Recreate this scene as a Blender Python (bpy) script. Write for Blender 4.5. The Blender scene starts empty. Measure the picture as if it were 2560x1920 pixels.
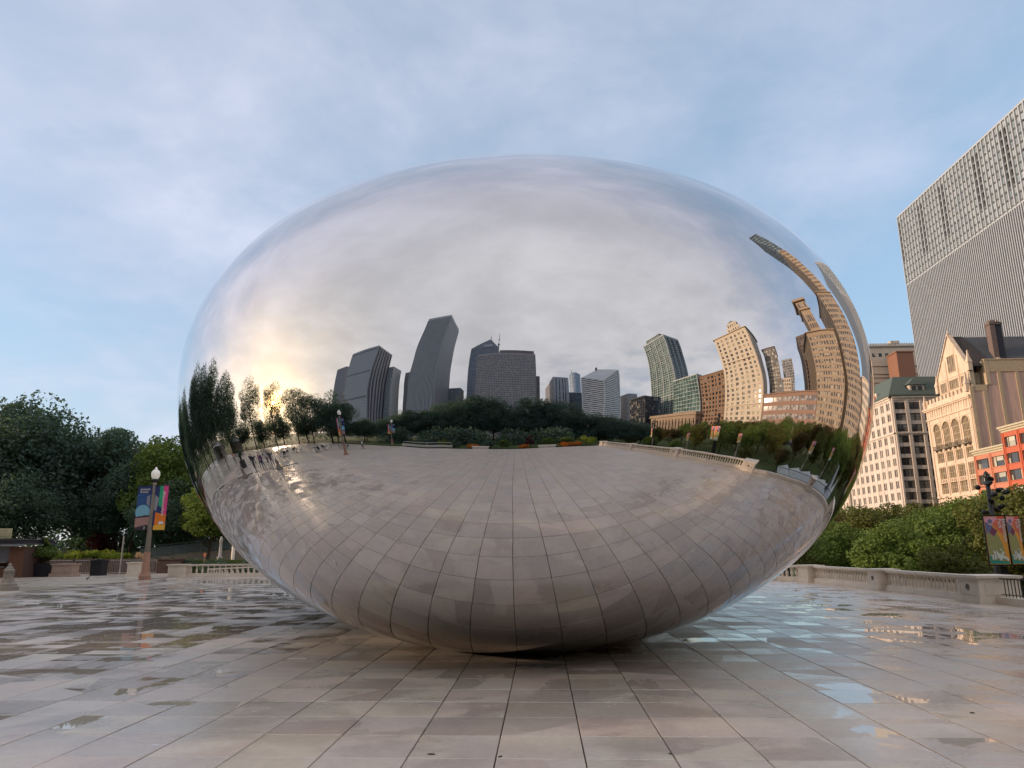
import bpy, bmesh, math, random
import numpy as np
from mathutils import Vector, Matrix
R = math.radians
random.seed(7); RNG = np.random.default_rng(7)
scene = bpy.context.scene
COL = scene.collection

# ------------------------------------------------------------------ camera
PITCH, YAW, ROLL, EYE = R(13.03), R(2.28), R(-0.3), 1.6
f = Vector((-math.sin(YAW)*math.cos(PITCH), math.cos(YAW)*math.cos(PITCH), math.sin(PITCH)))
r_ = Vector((math.cos(YAW), math.sin(YAW), 0)); u_ = r_.cross(f)
c, s = math.cos(ROLL), math.sin(ROLL)
rr, uu = c*r_+s*u_, -s*r_+c*u_
cd = bpy.data.cameras.new('camera'); cam = bpy.data.objects.new('camera', cd); COL.objects.link(cam)
cd.sensor_width = 36; cd.lens = 36*1775/2560; cd.clip_start = .1; cd.clip_end = 6000
cam.matrix_world = Matrix(((rr.x, uu.x, -f.x, 0), (rr.y, uu.y, -f.y, 0), (rr.z, uu.z, -f.z, EYE), (0, 0, 0, 1)))
scene.camera = cam
def project(P):
    d = Vector(P)-Vector((0, 0, EYE)); z = d.dot(f)
    if z <= .1: return None
    return 1280+1775*d.dot(rr)/z, 960-1775*d.dot(uu)/z

# ------------------------------------------------------------------ sun and sky
SAZ, SEL = R(-82.9), R(9.5)
SUN = Vector((math.sin(SAZ)*math.cos(SEL), -math.cos(SAZ)*math.cos(SEL), math.sin(SEL)))
sl = bpy.data.lights.new('sun', 'SUN'); sl.energy = 2.3; sl.angle = R(.6); sl.color = (1, .74, .52)
so = bpy.data.objects.new('sun', sl); COL.objects.link(so); so.location = (-60, -10, 60)
so.rotation_mode = 'QUATERNION'; so.rotation_quaternion = SUN.to_track_quat('Z', 'Y')
W = bpy.data.worlds.new('World'); scene.world = W; W.use_nodes = True
nt = W.node_tree; N = nt.nodes; L = nt.links; N.clear()
def node(nt, t, **k):
    n = nt.nodes.new(t)
    for a, b in k.items():
        if a.startswith('i_'):
            key = a[2:]; key = int(key) if key.isdigit() else key.replace('_', ' ')
            n.inputs[key].default_value = b
        else: setattr(n, a, b)
    return n
def math_(nt, op, a, b=None, c=None, clamp=False):
    n = nt.nodes.new('ShaderNodeMath'); n.operation = op; n.use_clamp = clamp
    for i, v in enumerate((a, b, c)):
        if v is None: continue
        if isinstance(v, (int, float)): n.inputs[i].default_value = v
        else: nt.links.new(v, n.inputs[i])
    return n.outputs[0]
def ramp(nt, fac, stops, interp='LINEAR'):
    n = nt.nodes.new('ShaderNodeValToRGB'); n.color_ramp.interpolation = interp
    e = n.color_ramp.elements
    while len(e) < len(stops): e.new(.5)
    for q, (p, col) in zip(e, stops):
        q.position = p; q.color = (*col, 1) if len(col) == 3 else col
    nt.links.new(fac, n.inputs[0]); return n.outputs[0]
def mixc(nt, fac, a, b, mode='MIX'):
    n = nt.nodes.new('ShaderNodeMix'); n.data_type = 'RGBA'; n.blend_type = mode
    for i, v in ((0, fac), (6, a), (7, b)):
        if isinstance(v, (int, float)): n.inputs[i].default_value = v
        elif isinstance(v, (tuple, list)): n.inputs[i].default_value = (*v, 1)
        else: nt.links.new(v, n.inputs[i])
    return n.outputs[2]
def maprange(nt, v, a, b, c, d, smooth=True):
    n = nt.nodes.new('ShaderNodeMapRange')
    if smooth: n.interpolation_type = 'SMOOTHSTEP'
    nt.links.new(v, n.inputs[0])
    for i, q in enumerate((a, b, c, d)): n.inputs[i+1].default_value = q
    return n.outputs[0]
sky = node(nt, 'ShaderNodeTexSky', sky_type='NISHITA', sun_disc=False, sun_elevation=SEL,
           sun_rotation=math.atan2(SUN.x, SUN.y), air_density=1.0, dust_density=.6, ozone_density=2.2)
tc = node(nt, 'ShaderNodeTexCoord'); D = tc.outputs['Generated']
sep = node(nt, 'ShaderNodeSeparateXYZ'); L.new(D, sep.inputs[0])
zc = math_(nt, 'MAXIMUM', sep.outputs[2], 0.0)
den = math_(nt, 'ADD', zc, .22)
cu = math_(nt, 'DIVIDE', sep.outputs[0], den); cv = math_(nt, 'DIVIDE', sep.outputs[1], den)
comb = node(nt, 'ShaderNodeCombineXYZ'); L.new(cu, comb.inputs[0]); L.new(cv, comb.inputs[1])
n1 = node(nt, 'ShaderNodeTexNoise', i_Scale=.9, i_Detail=5., i_Roughness=.5, i_Distortion=.12); L.new(comb.outputs[0], n1.inputs['Vector'])
n2 = node(nt, 'ShaderNodeTexNoise', i_Scale=2.6, i_Detail=7., i_Roughness=.58, i_Distortion=.2); L.new(comb.outputs[0], n2.inputs['Vector'])
dot = node(nt, 'ShaderNodeVectorMath', operation='DOT_PRODUCT'); L.new(D, dot.inputs[0]); dot.inputs[1].default_value = SUN
sd = math_(nt, 'MAXIMUM', dot.outputs['Value'], 0.0)
north = math_(nt, 'MULTIPLY', sep.outputs[1], -1.0)            # +1 behind the camera
east = math_(nt, 'MULTIPLY', sep.outputs[0], -1.0)
bias = math_(nt, 'ADD', math_(nt, 'MULTIPLY', maprange(nt, north, -.6, .15, 0, 1), .80), math_(nt, 'MULTIPLY', maprange(nt, east, -.45, .55, 0, 1), .42))
cov0 = math_(nt, 'ADD', math_(nt, 'MULTIPLY', math_(nt, 'SUBTRACT', n1.outputs[0], .5), 1.5), math_(nt, 'MULTIPLY', math_(nt, 'SUBTRACT', n2.outputs[0], .5), 1.1))
cov = math_(nt, 'ADD', math_(nt, 'ADD', math_(nt, 'ADD', cov0, bias), math_(nt, 'MULTIPLY', math_(nt, 'POWER', zc, 3.0), .8)), .04, clamp=True)
detail = math_(nt, 'MULTIPLY', maprange(nt, n2.outputs[0], .3, .72, .88, 1.08), maprange(nt, n1.outputs[0], .35, .68, .92, 1.07))
base_cl = mixc(nt, maprange(nt, north, -.6, .4, 0, 1), (3.0, 3.02, 3.6), (3.45, 3.42, 3.52))
g1 = math_(nt, 'MULTIPLY', math_(nt, 'POWER', sd, 9.0), maprange(nt, n1.outputs[0], .3, .7, .6, 1.5)); g2 = math_(nt, 'POWER', sd, 60.0); g3 = math_(nt, 'POWER', sd, 1500.0)
glow = mixc(nt, 1.0, mixc(nt, g1, (0, 0, 0), (3.7, 2.6, 1.1)), mixc(nt, g2, (0, 0, 0), (6.0, 3.6, 1.1)), 'ADD')
glow = mixc(nt, 1.0, glow, mixc(nt, g3, (0, 0, 0), (90, 52, 16)), 'ADD')
cl = mixc(nt, 1.0, base_cl, detail, 'MULTIPLY')
skyc = mixc(nt, 1.0, sky.outputs[0], (.62, .60, .60), 'MULTIPLY')
skyc = mixc(nt, 1.0, skyc, maprange(nt, zc, 0, .4, .86, 1.0), 'MULTIPLY')
skyc = mixc(nt, 1.0, skyc, (.85, 1.15, 1.45), 'ADD')            # thin high veil
col = mixc(nt, math_(nt, 'MULTIPLY', cov, .93), skyc, cl)
col = mixc(nt, 1.0, col, glow, 'ADD')
bg = node(nt, 'ShaderNodeBackground', i_Strength=.15); L.new(col, bg.inputs[0])
wo = node(nt, 'ShaderNodeOutputWorld'); L.new(bg.outputs[0], wo.inputs[0])
scene.view_settings.view_transform = 'Standard'; scene.view_settings.look = 'None'
scene.view_settings.exposure = 0.78; scene.view_settings.gamma = 1; scene.view_settings.use_curve_mapping = False
cy = scene.cycles; cy.max_bounces = 8; cy.glossy_bounces = 5; cy.diffuse_bounces = 3; cy.transmission_bounces = 4
cy.transparent_max_bounces = 8; cy.sample_clamp_indirect = 4; cy.use_denoising = True; cy.blur_glossy = .2; cy.caustics_reflective = False
try: cy.denoiser = 'OPENIMAGEDENOISE'; cy.denoising_prefilter = 'ACCURATE'
except Exception: pass

# ------------------------------------------------------------------ materials
MATS = {}
def mat(name, col, rough=.7, metal=0., var=.12, scale=1.5, spec=.4, bump=0., emit=None, streak=False):
    if name in MATS: return MATS[name]
    m = bpy.data.materials.new(name); m.use_nodes = True; t = m.node_tree
    b = t.nodes['Principled BSDF']; b.inputs['Roughness'].default_value = rough; b.inputs['Metallic'].default_value = metal
    b.inputs['Specular IOR Level'].default_value = spec
    g = node(t, 'ShaderNodeNewGeometry')
    mp = node(t, 'ShaderNodeMapping'); t.links.new(g.outputs['Position'], mp.inputs[0])
    if streak: mp.inputs['Scale'].default_value = (1, 1, .12)
    n = node(t, 'ShaderNodeTexNoise', i_Scale=scale, i_Detail=6., i_Roughness=.6); t.links.new(mp.outputs[0], n.inputs['Vector'])
    lo = tuple(max(0, x*(1-var)) for x in col); hi = tuple(min(1, x*(1+var)) for x in col)
    t.links.new(ramp(t, n.outputs[0], [(.3, lo), (.7, hi)]), b.inputs['Base Color'])
    if bump:
        bp = node(t, 'ShaderNodeBump', i_Strength=.6, i_Distance=bump); t.links.new(n.outputs[0], bp.inputs['Height']); t.links.new(bp.outputs[0], b.inputs['Normal'])
    if emit: b.inputs['Emission Color'].default_value = (*emit[0], 1); b.inputs['Emission Strength'].default_value = emit[1]
    MATS[name] = m; return m
def cell_noise(t, sx, sy, sz):
    g = node(t, 'ShaderNodeNewGeometry'); v = node(t, 'ShaderNodeVectorMath', operation='DIVIDE'); t.links.new(g.outputs['Position'], v.inputs[0]); v.inputs[1].default_value = (sx, sy, sz)
    fl = node(t, 'ShaderNodeVectorMath', operation='FLOOR'); t.links.new(v.outputs[0], fl.inputs[0])
    w = node(t, 'ShaderNodeTexWhiteNoise'); t.links.new(fl.outputs[0], w.inputs['Vector']); return w
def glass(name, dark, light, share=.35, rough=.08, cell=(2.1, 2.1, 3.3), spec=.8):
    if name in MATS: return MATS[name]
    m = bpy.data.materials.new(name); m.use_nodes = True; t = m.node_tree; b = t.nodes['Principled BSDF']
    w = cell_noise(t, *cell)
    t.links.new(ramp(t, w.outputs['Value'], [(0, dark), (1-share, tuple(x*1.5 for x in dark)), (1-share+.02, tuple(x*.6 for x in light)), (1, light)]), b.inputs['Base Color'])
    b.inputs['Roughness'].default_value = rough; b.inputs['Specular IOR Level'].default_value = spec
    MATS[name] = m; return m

# ------------------------------------------------------------------ mesh helpers
class MB:
    def __init__(self): self.v = []; self.f = []; self.m = []
    def quad(self, a, b, c, d, m=0):
        i = len(self.v); self.v += [tuple(a), tuple(b), tuple(c), tuple(d)]; self.f.append((i, i+1, i+2, i+3)); self.m.append(m)
    def poly(self, pts, m=0):
        i = len(self.v); self.v += [tuple(p) for p in pts]; self.f.append(tuple(range(i, i+len(pts)))); self.m.append(m)
    def box(self, x0, x1, y0, y1, z0, z1, m=0, T=None):
        i = len(self.v)
        P = [(x0, y0, z0), (x1, y0, z0), (x1, y1, z0), (x0, y1, z0), (x0, y0, z1), (x1, y0, z1), (x1, y1, z1), (x0, y1, z1)]
        if T is not None: P = [tuple(T @ Vector(p)) for p in P]
        self.v += P
        for q in ((3, 2, 1, 0), (4, 5, 6, 7), (0, 1, 5, 4), (1, 2, 6, 5), (2, 3, 7, 6), (3, 0, 4, 7)):
            self.f.append(tuple(i+k for k in q)); self.m.append(m)
    def prism(self, poly, z0, z1, m=0, tops=None):
        n = len(poly); i = len(self.v)
        self.v += [(x, y, z0) for x, y in poly] + [(x, y, tops[k] if tops else z1) for k, (x, y) in enumerate(poly)]
        for k in range(n):
            self.f.append((i+k, i+(k+1) % n, i+n+(k+1) % n, i+n+k)); self.m.append(m)
        self.f.append(tuple(i+n+k for k in range(n))); self.m.append(m)
        self.f.append(tuple(i+k for k in reversed(range(n)))); self.m.append(m)
    def lathe(self, prof, cx=0, cy=0, seg=12, m=0, cap=True, sq=False):
        rows = []
        for r, z in prof:
            i = len(self.v); rows.append(i)
            for k in range(seg):
                a = 2*math.pi*(k+(.5 if sq else 0))/seg; q = r/math.cos(math.pi/seg) if sq else r
                self.v.append((cx+q*math.cos(a), cy+q*math.sin(a), z))
        for a, b in zip(rows, rows[1:]):
            for k in range(seg):
                self.f.append((a+k, a+(k+1) % seg, b+(k+1) % seg, b+k)); self.m.append(m)
        if cap:
            self.f.append(tuple(rows[-1]+k for k in range(seg))); self.m.append(m)
            self.f.append(tuple(rows[0]+k for k in reversed(range(seg)))); self.m.append(m)
    def tube(self, pts, rad, seg=8, m=0):
        rows = []
        for j, p in enumerate(pts):
            p = Vector(p); a = Vector(pts[max(j-1, 0)]); b = Vector(pts[min(j+1, len(pts)-1)]); d = (b-a).normalized()
            u = d.orthogonal().normalized(); w = d.cross(u); q = rad[j] if isinstance(rad, (list, tuple)) else rad
            rows.append(len(self.v))
            for k in range(seg):
                t = 2*math.pi*k/seg; self.v.append(tuple(p+u*q*math.cos(t)+w*q*math.sin(t)))
        for a, b in zip(rows, rows[1:]):
            for k in range(seg):
                self.f.append((a+k, a+(k+1) % seg, b+(k+1) % seg, b+k)); self.m.append(m)
        self.f.append(tuple(rows[-1]+k for k in range(seg))); self.m.append(m)
        self.f.append(tuple(rows[0]+k for k in reversed(range(seg)))); self.m.append(m)
    def mesh(self, name, mats, smooth=False):
        me = bpy.data.meshes.new(name); me.from_pydata(self.v, [], self.f)
        for q in (mats if isinstance(mats, (list, tuple)) else [mats]): me.materials.append(q)
        if any(self.m): me.polygons.foreach_set('material_index', self.m)
        if smooth: me.polygons.foreach_set('use_smooth', [True]*len(self.f))
        me.update(); return me
    def build(self, name, mats, parent=None, smooth=False, loc=None, kind=None):
        return link(name, self.mesh(name, mats, smooth), parent, loc, kind)
def link(name, me, parent=None, loc=None, kind=None):
    o = bpy.data.objects.new(name, me); COL.objects.link(o)
    if parent is not None: o.parent = parent
    if loc is not None: o.location = loc
    if kind: o['kind'] = kind
    return o
def tag(o, label, cat, group=None):
    o['label'] = label; o['category'] = cat
    if group: o['group'] = group
    return o
def thing(name, label, cat, loc=(0, 0, 0), rz=0, group=None):
    o = bpy.data.objects.new(name, None); COL.objects.link(o); o.location = loc; o.rotation_euler = (0, 0, rz)
    o.empty_display_size = .3
    return tag(o, label, cat, group)
def copy_tree(o, loc, rz=None, label=None, scale=None):
    def cp(q, par):
        n = q.copy(); COL.objects.link(n)
        if par is not None: n.parent = par
        for ch in q.children: cp(ch, n)
        return n
    n = cp(o, None); n.location = loc
    if rz is not None: n.rotation_euler = (0, 0, rz)
    if label: n['label'] = label
    if scale: n.scale = (scale,)*3 if isinstance(scale, (int, float)) else scale
    return n
def struct(name, mb, m): return mb.build(name, m, None, kind='structure')

# ------------------------------------------------------------------ ground
T = .437*1.6
grass_m = mat('lawn', (.055, .085, .02), .9, var=.35, scale=.8)
city_m = mat('street_paving', (.16, .15, .14), .75, var=.2, scale=.2)
b = MB(); b.quad((-3500, -3500, -3.3), (3500, -3500, -3.3), (3500, 3500, -3.3), (-3500, 3500, -3.3)); struct('ground', b, city_m)
b = MB(); b.quad((75, -800, -3.296), (103, -800, -3.296), (103, 900, -3.296), (75, 900, -3.296)); struct('road', b, mat('asphalt', (.05, .05, .052), .8))
b = MB()
for y in range(-200, 320, 9):
    for x in (82, 89, 96): b.quad((x-.07, y, -3.292), (x+.07, y, -3.292), (x+.07, y+3, -3.292), (x-.07, y+3, -3.292))
struct('road_marking', b, mat('road_paint', (.75, .75, .72), .6))
b = MB(); b.quad((16, -700, -3.292), (74, -700, -3.292), (74, 900, -3.292), (16, 900, -3.292)); struct('lawn', b, grass_m)
# raised park deck with the joint bed under the pavers
b = MB(); b.box(-420, 13.6, -60, 420, -3.6, -.045); struct('park_deck', b, mat('joint_bed', (.035, .032, .03), .8))

def pave_mat(name, cell, tint, wet=1.0):
    m = bpy.data.materials.new(name); m.use_nodes = True; t = m.node_tree; bs = t.nodes['Principled BSDF']
    g = node(t, 'ShaderNodeNewGeometry'); P = g.outputs['Position']
    v = node(t, 'ShaderNodeVectorMath', operation='ADD'); t.links.new(P, v.inputs[0]); v.inputs[1].default_value = (.55*T+100*T, -.65*T+100*T, 0)
    d = node(t, 'ShaderNodeVectorMath', operation='DIVIDE'); t.links.new(v.outputs[0], d.inputs[0]); d.inputs[1].default_value = (cell, cell, 1000)
    fl = node(t, 'ShaderNodeVectorMath', operation='FLOOR'); t.links.new(d.outputs[0], fl.inputs[0])
    w = node(t, 'ShaderNodeTexWhiteNoise'); t.links.new(fl.outputs[0], w.inputs['Vector'])
    ws = node(t, 'ShaderNodeSeparateColor'); t.links.new(w.outputs['Color'], ws.inputs[0]); r1, r2, r3 = ws.outputs
    # patches stretch along the view like water films do
    big = node(t, 'ShaderNodeTexNoise', i_Scale=.16, i_Detail=3.); t.links.new(P, big.inputs['Vector'])
    mid = node(t, 'ShaderNodeTexNoise', i_Scale=.9, i_Detail=5., i_Roughness=.55, i_Distortion=.6); t.links.new(P, mid.inputs['Vector'])
    fine = node(t, 'ShaderNodeTexNoise', i_Scale=14., i_Detail=8., i_Roughness=.7); t.links.new(P, fine.inputs['Vector'])
    blot = node(t, 'ShaderNodeTexNoise', i_Scale=2.2, i_Detail=4., i_Distortion=1.2); t.links.new(P, blot.inputs['Vector'])
    c0 = ramp(t, r1, [(0, tuple(x*.93 for x in tint)), (.25, tuple(x*1.0 for x in tint)), (.45, (tint[0]*1.04, tint[1]*.97, tint[2]*.95)), (.7, (tint[0]*1.05, tint[1]*1.05, tint[2]*.97)), (1, tuple(x*1.07 for x in tint))])
    c1 = mixc(t, 1.0, c0, ramp(t, fine.outputs[0], [(.25, (.86,)*3), (.75, (1.12,)*3)]), 'MULTIPLY')
    c1 = mixc(t, 1.0, c1, ramp(t, blot.outputs[0], [(.35, (1.04, 1.03, 1.0)), (.65, (.95, .93, .93))]), 'MULTIPLY')
    sx = node(t, 'ShaderNodeSeparateXYZ'); t.links.new(P, sx.inputs[0])
    amp = math_(t, 'ADD', maprange(t, sx.outputs[1], 6, 15, .26, .45), maprange(t, sx.outputs[0], -7, 0, .15, 0.))
    # wetness: large drift + per paver offset + ragged film edges
    a = math_(t, 'ADD', math_(t, 'MULTIPLY', math_(t, 'SUBTRACT', big.outputs[0], .5), .8), math_(t, 'MULTIPLY', math_(t, 'SUBTRACT', r2, .5), amp))
    a = math_(t, 'ADD', a, math_(t, 'MULTIPLY', math_(t, 'SUBTRACT', mid.outputs[0], .5), 1.25))
    far = math_(t, 'ADD', maprange(t, sx.outputs[1], 2.5, 7.5, -.62, -.02), math_(t, 'ADD', maprange(t, sx.outputs[0], -9, -1, .15, .0), maprange(t, sx.outputs[0], .5, 4, 0, .05)))
    a = math_(t, 'ADD', a, far)
    damp = maprange(t, a, -.18, .10, 0, 1); pud = maprange(t, a, .205, .235, 0, 1)
    damp = math_(t, 'MULTIPLY', damp, wet); pud = math_(t, 'MULTIPLY', pud, wet)
    c2 = mixc(t, damp, c1, mixc(t, 1.0, c1, (.80, .79, .785), 'MULTIPLY'))
    t.links.new(c2, bs.inputs['Base Color'])
    rdry = math_(t, 'ADD', math_(t, 'MULTIPLY', r3, .10), .34)
    rg = math_(t, 'ADD', math_(t, 'MULTIPLY', damp, math_(t, 'SUBTRACT', math_(t, 'ADD', math_(t, 'MULTIPLY', r3, .10), .19), rdry)), rdry)
    rg = math_(t, 'ADD', math_(t, 'MULTIPLY', pud, math_(t, 'SUBTRACT', .02, rg)), rg)
    t.links.new(rg, bs.inputs['Roughness']); bs.inputs['Specular IOR Level'].default_value = .95
    hgt = math_(t, 'MULTIPLY', fine.outputs[0], math_(t, 'SUBTRACT', 1.0, pud))
    bp = node(t, 'ShaderNodeBump', i_Strength=.25, i_Distance=.004); t.links.new(hgt, bp.inputs['Height']); t.links.new(bp.outputs[0], bs.inputs['Normal'])
    return m
pave = pave_mat('granite_paver', T, (.58, .525, .49))
strip_m = pave_mat('border_stone', T*2, (.60, .51, .43), .55)
walk_m = pave_mat('walkway_concrete', 3.3, (.55, .50, .44), .35)

plaza = bpy.data.objects.new('plaza_paving', None); COL.objects.link(plaza); plaza['kind'] = 'structure'
def left_edge(y): return -17.6-.12*max(0., y-4)
cells = []
for k in range(-42, 17):
    for j in range(-20, 66):
        cx, cyy = (-.55+k+.5)*T, (.65+j+.5)*T
        if cx < left_edge(cyy) or cx > 11.3: continue
        p = project((cx, cyy, 0)); vis = p is not None and -60 < p[0] < 2620 and 1390 < p[1] < 2060
        dist = math.hypot(cx, cyy)
        if vis and abs(cx+.38) < 5.5 and cyy > 15.5: vis = False
        cells.append((0 if vis else 1, dist, cx, cyy))
cells.sort()
hw = T/2
b = MB(); e = .004
pr = [(-hw+.0055, -hw+.0025), (hw-.0055, -hw+.0025), (hw-.0055, hw-.0025), (-hw+.0055, hw-.0025)]
def paver(b, cx=0, cy=0, tx=0, ty=0, dz=0):
    i = len(b.v)
    for q, z in ((1, -.04), (1, -e), (1-.012, 0)):
        for x, y in pr: b.v.append((cx+x*q, cy+y*q, z+dz+(x*tx+y*ty if z > -.03 else 0)))
    for a in (0, 4):
        for k in range(4): b.f.append((i+a+k, i+a+(k+1) % 4, i+a+4+(k+1) % 4, i+a+4+k)); b.m.append(0)
    b.f.append((i+8, i+9, i+10, i+11)); b.m.append(0)
paver(b); pm = b.mesh('paver', pave)
rest = MB()
for n, (vis, dist, cx, cyy) in enumerate(cells):
    tx, ty, dz = random.gauss(0, .0022), random.gauss(0, .0022), random.uniform(-.0012, .0012)
    if n < 296:
        o = link('paver', pm, plaza, (cx, cyy, dz)); o.rotation_euler = (ty, -tx, 0)
    else: paver(rest, cx, cyy, tx, ty, dz)
o = rest.build('distant_pavers', pave, plaza, kind='stuff')
# border strip in front of the balustrade and the walkways round the plaza
bd = bpy.data.objects.new('border_paving', None); COL.objects.link(bd); bd['kind'] = 'structure'
for j in range(-20, 36):
    for i, (xa, xb) in enumerate(((11.53, 12.55), (12.56, 13.6))):
        b = MB(); y = .65*T+j*T*2+(T if i else 0)
        if y > 46 or y < -14.5: continue
        b.box(xa, xb, y+.003, y+T*2-.003, -.04, random.uniform(-.004, 0)); b.build('border_slab', strip_m, bd)
wk = bpy.data.objects.new('walkway', None); COL.objects.link(wk); wk['kind'] = 'structure'
b = MB()
for ix in range(-9, 1):
    for iy in range(-8, 20):
        x0, y0 = -17.5+ix*3.3, -14+iy*3.3
        x1 = x0+3.28
        lo = left_edge(y0+1.6)-.2
        if x0 > lo: continue
        b.box(x0, min(x1, lo-.15), y0, y0+3.28, -.04, -.006+random.uniform(-.001, .001))
b.build('concrete_slabs', walk_m, wk, kind='stuff')
b = MB()
for ix in range(-8, 9):
    for iy in range(0, 4): b.box(-18+ix*3.3+25-24.0, -18+ix*3.3+4.28-3, 45.9+iy*3.3, 49.18+iy*3.3, -.04, -.004)
b = MB()
for ix in range(0, 12):
    for iy in range(0, 3):
        b.box(-23.5+ix*3.1, -20.43+ix*3.1, 46.9+iy*3.3, 50.17+iy*3.3, -.04, -.005)
b.build('south_slabs', walk_m, wk, kind='stuff')
b = MB(); b.box(-400, -47.4, -60, 400, -.04, -.02); b.box(-47.2, 13.5, -60, -14.3, -.04, .12); b.box(-47.2, 13.5, 57, 400, -.04, .06); struct('garden_lawn', b, grass_m)

# ------------------------------------------------------------------ mirrored ovoid
BP = dict(cx=-0.37869, cy=20.3231, a=6.68119, b=11.98847, k=-0.36315, z0=5.73844, z0y=-2.49415, cu=5.43451, cd=5.85032, w=1.35761+.3, k2=-0.39084, yaw=-0.00376, k3=-0.33269, p=-0.22126)
def Fn(P):
    p = BP; dx = P[..., 0]-p['cx']; dy = P[..., 1]-p['cy']; c, s = math.cos(p['yaw']), math.sin(p['yaw'])
    x2 = ((c*dx+s*dy)/p['a'])**2; y2 = ((-s*dx+c*dy)/p['b'])**2
    zz = P[..., 2]-(p['z0']+p['z0y']*y2)
    c_ = p['cd']+(p['cu']-p['cd'])*.5*(1+np.tanh(zz/p['w'])); s2 = (zz/c_)**2
    return x2+y2+p['k']*x2*y2+s2+p['k2']*x2*s2+p['k3']*y2*s2+p['p']*x2*x2-1
n = 170; g = np.tan(np.linspace(-math.pi/4, math.pi/4, n+1)); A, B = np.meshgrid(g, g, indexing='ij'); O1 = np.ones_like(A)
dirs = np.concatenate([np.stack(q, -1).reshape(-1, 3) for q in ((O1, A, B), (-O1, B, A), (B, O1, A), (A, -O1, B), (A, B, O1), (B, A, -O1))])
dirs[:, 0] *= .75; dirs[:, 2] *= .55
dirs /= np.linalg.norm(dirs, axis=1, keepdims=True)
C0 = np.array([BP['cx'], BP['cy'], 4.6]); lo = np.full(len(dirs), 1.); hi = np.full(len(dirs), 1.)
for _ in range(60):
    ins = Fn(C0+hi[:, None]*dirs) < 0; lo = np.where(ins, hi, lo); hi = np.where(ins, hi+.25, hi)
for _ in range(40):
    m_ = (lo+hi)/2; ins = Fn(C0+m_[:, None]*dirs) < 0; lo = np.where(ins, m_, lo); hi = np.where(ins, hi, m_)
V = C0+hi[:, None]*dirs
eps = 1e-4; G = np.stack([(Fn(V+eps*q)-Fn(V-eps*q)) for q in np.eye(3)], -1); G /= np.linalg.norm(G, axis=1, keepdims=True)
faces = []
for q in range(6):
    I = (np.arange(n)[:, None]*(n+1)+np.arange(n)[None]).reshape(-1)+q*(n+1)**2
    faces.append(np.stack([I, I+n+1, I+n+2, I+1], -1))
F_ = np.concatenate(faces)
fc = np.cross(V[F_[:, 1]]-V[F_[:, 0]], V[F_[:, 3]]-V[F_[:, 0]]); flip = (fc*G[F_[:, 0]]).sum(1) < 0; F_[flip] = F_[flip][:, ::-1]
me = bpy.data.meshes.new('mirror_sculpture'); me.from_pydata(V.tolist(), [], F_.tolist()); me.polygons.foreach_set('use_smooth', [True]*len(F_))
me.normals_split_custom_set_from_vertices(G.tolist())
m = bpy.data.materials.new('polished_steel'); m.use_nodes = True; t = m.node_tree; bs = t.nodes['Principled BSDF']
bs.inputs['Base Color'].default_value = (.655, .645, .65, 1); bs.inputs['Metallic'].default_value = 1; 
g = node(t, 'ShaderNodeNewGeometry'); nz = node(t, 'ShaderNodeTexNoise', i_Scale=.85, i_Detail=1.5); t.links.new(g.outputs['Position'], nz.inputs['Vector'])
bp = node(t, 'ShaderNodeBump', i_Strength=1., i_Distance=.0085); t.links.new(nz.outputs[0], bp.inputs['Height']); t.links.new(bp.outputs[0], bs.inputs['Normal'])
n3 = node(t, 'ShaderNodeTexNoise', i_Scale=3., i_Detail=6.); t.links.new(g.outputs['Position'], n3.inputs['Vector'])
sz = node(t, 'ShaderNodeSeparateXYZ'); t.links.new(g.outputs['Position'], sz.inputs[0])
t.links.new(math_(t, 'MULTIPLY', maprange(t, n3.outputs[0], .42, .75, .006, .085), maprange(t, sz.outputs[2], .3, 2.6, 1., .12)), bs.inputs['Roughness'])
me.materials.append(m); me.update()
tag(link('mirror_sculpture', me), 'huge seamless mirror-polished steel ovoid resting on the plaza paving', 'sculpture')

# ------------------------------------------------------------------ balustrades
lime = mat('limestone', (.76, .67, .57), .75, var=.10, scale=2.5, bump=.004)
b = MB(); b.lathe([(.070, .0), (.070, .03), (.045, .045), (.056, .07), (.076, .14), (.072, .19), (.046, .27), (.034, .33), (.05, .345), (.05, .36), (.04, .37), (.07, .385), (.07, .42)], seg=10)
bal_me = b.mesh('baluster', lime, True)
NBAL = [0]
def frame(p0, p1):
    p0, p1 = Vector(p0), Vector(p1); d = p1-p0; return Matrix.Translation(p0) @ Matrix.Rotation(math.atan2(d.y, d.x), 4, 'Z'), d.length
def run(p0, p1, label, step=.235, z=0):
    M, Ln = frame((*p0, z), (*p1, z)); t = thing('balustrade', label, 'balustrade', group='stone balustrades round the plaza'); t.matrix_world = M
    b = MB(); b.box(0, Ln, -.22, .22, -.04, .06); b.box(0, Ln, -.17, .17, .06, .17); b.box(0, Ln, -.13, .13, .17, .205); b.build('plinth', lime, t)
    b = MB(); b.box(0, Ln, -.12, .12, .625, .665); b.box(0, Ln, -.16, .16, .665, .745); b.build('rail', lime, t)
    k = max(1, int(Ln/step)); st = Ln/k
    for i in range(k): link('baluster', bal_me, t, (st*(i+.5), 0, .205))
    return t
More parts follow.
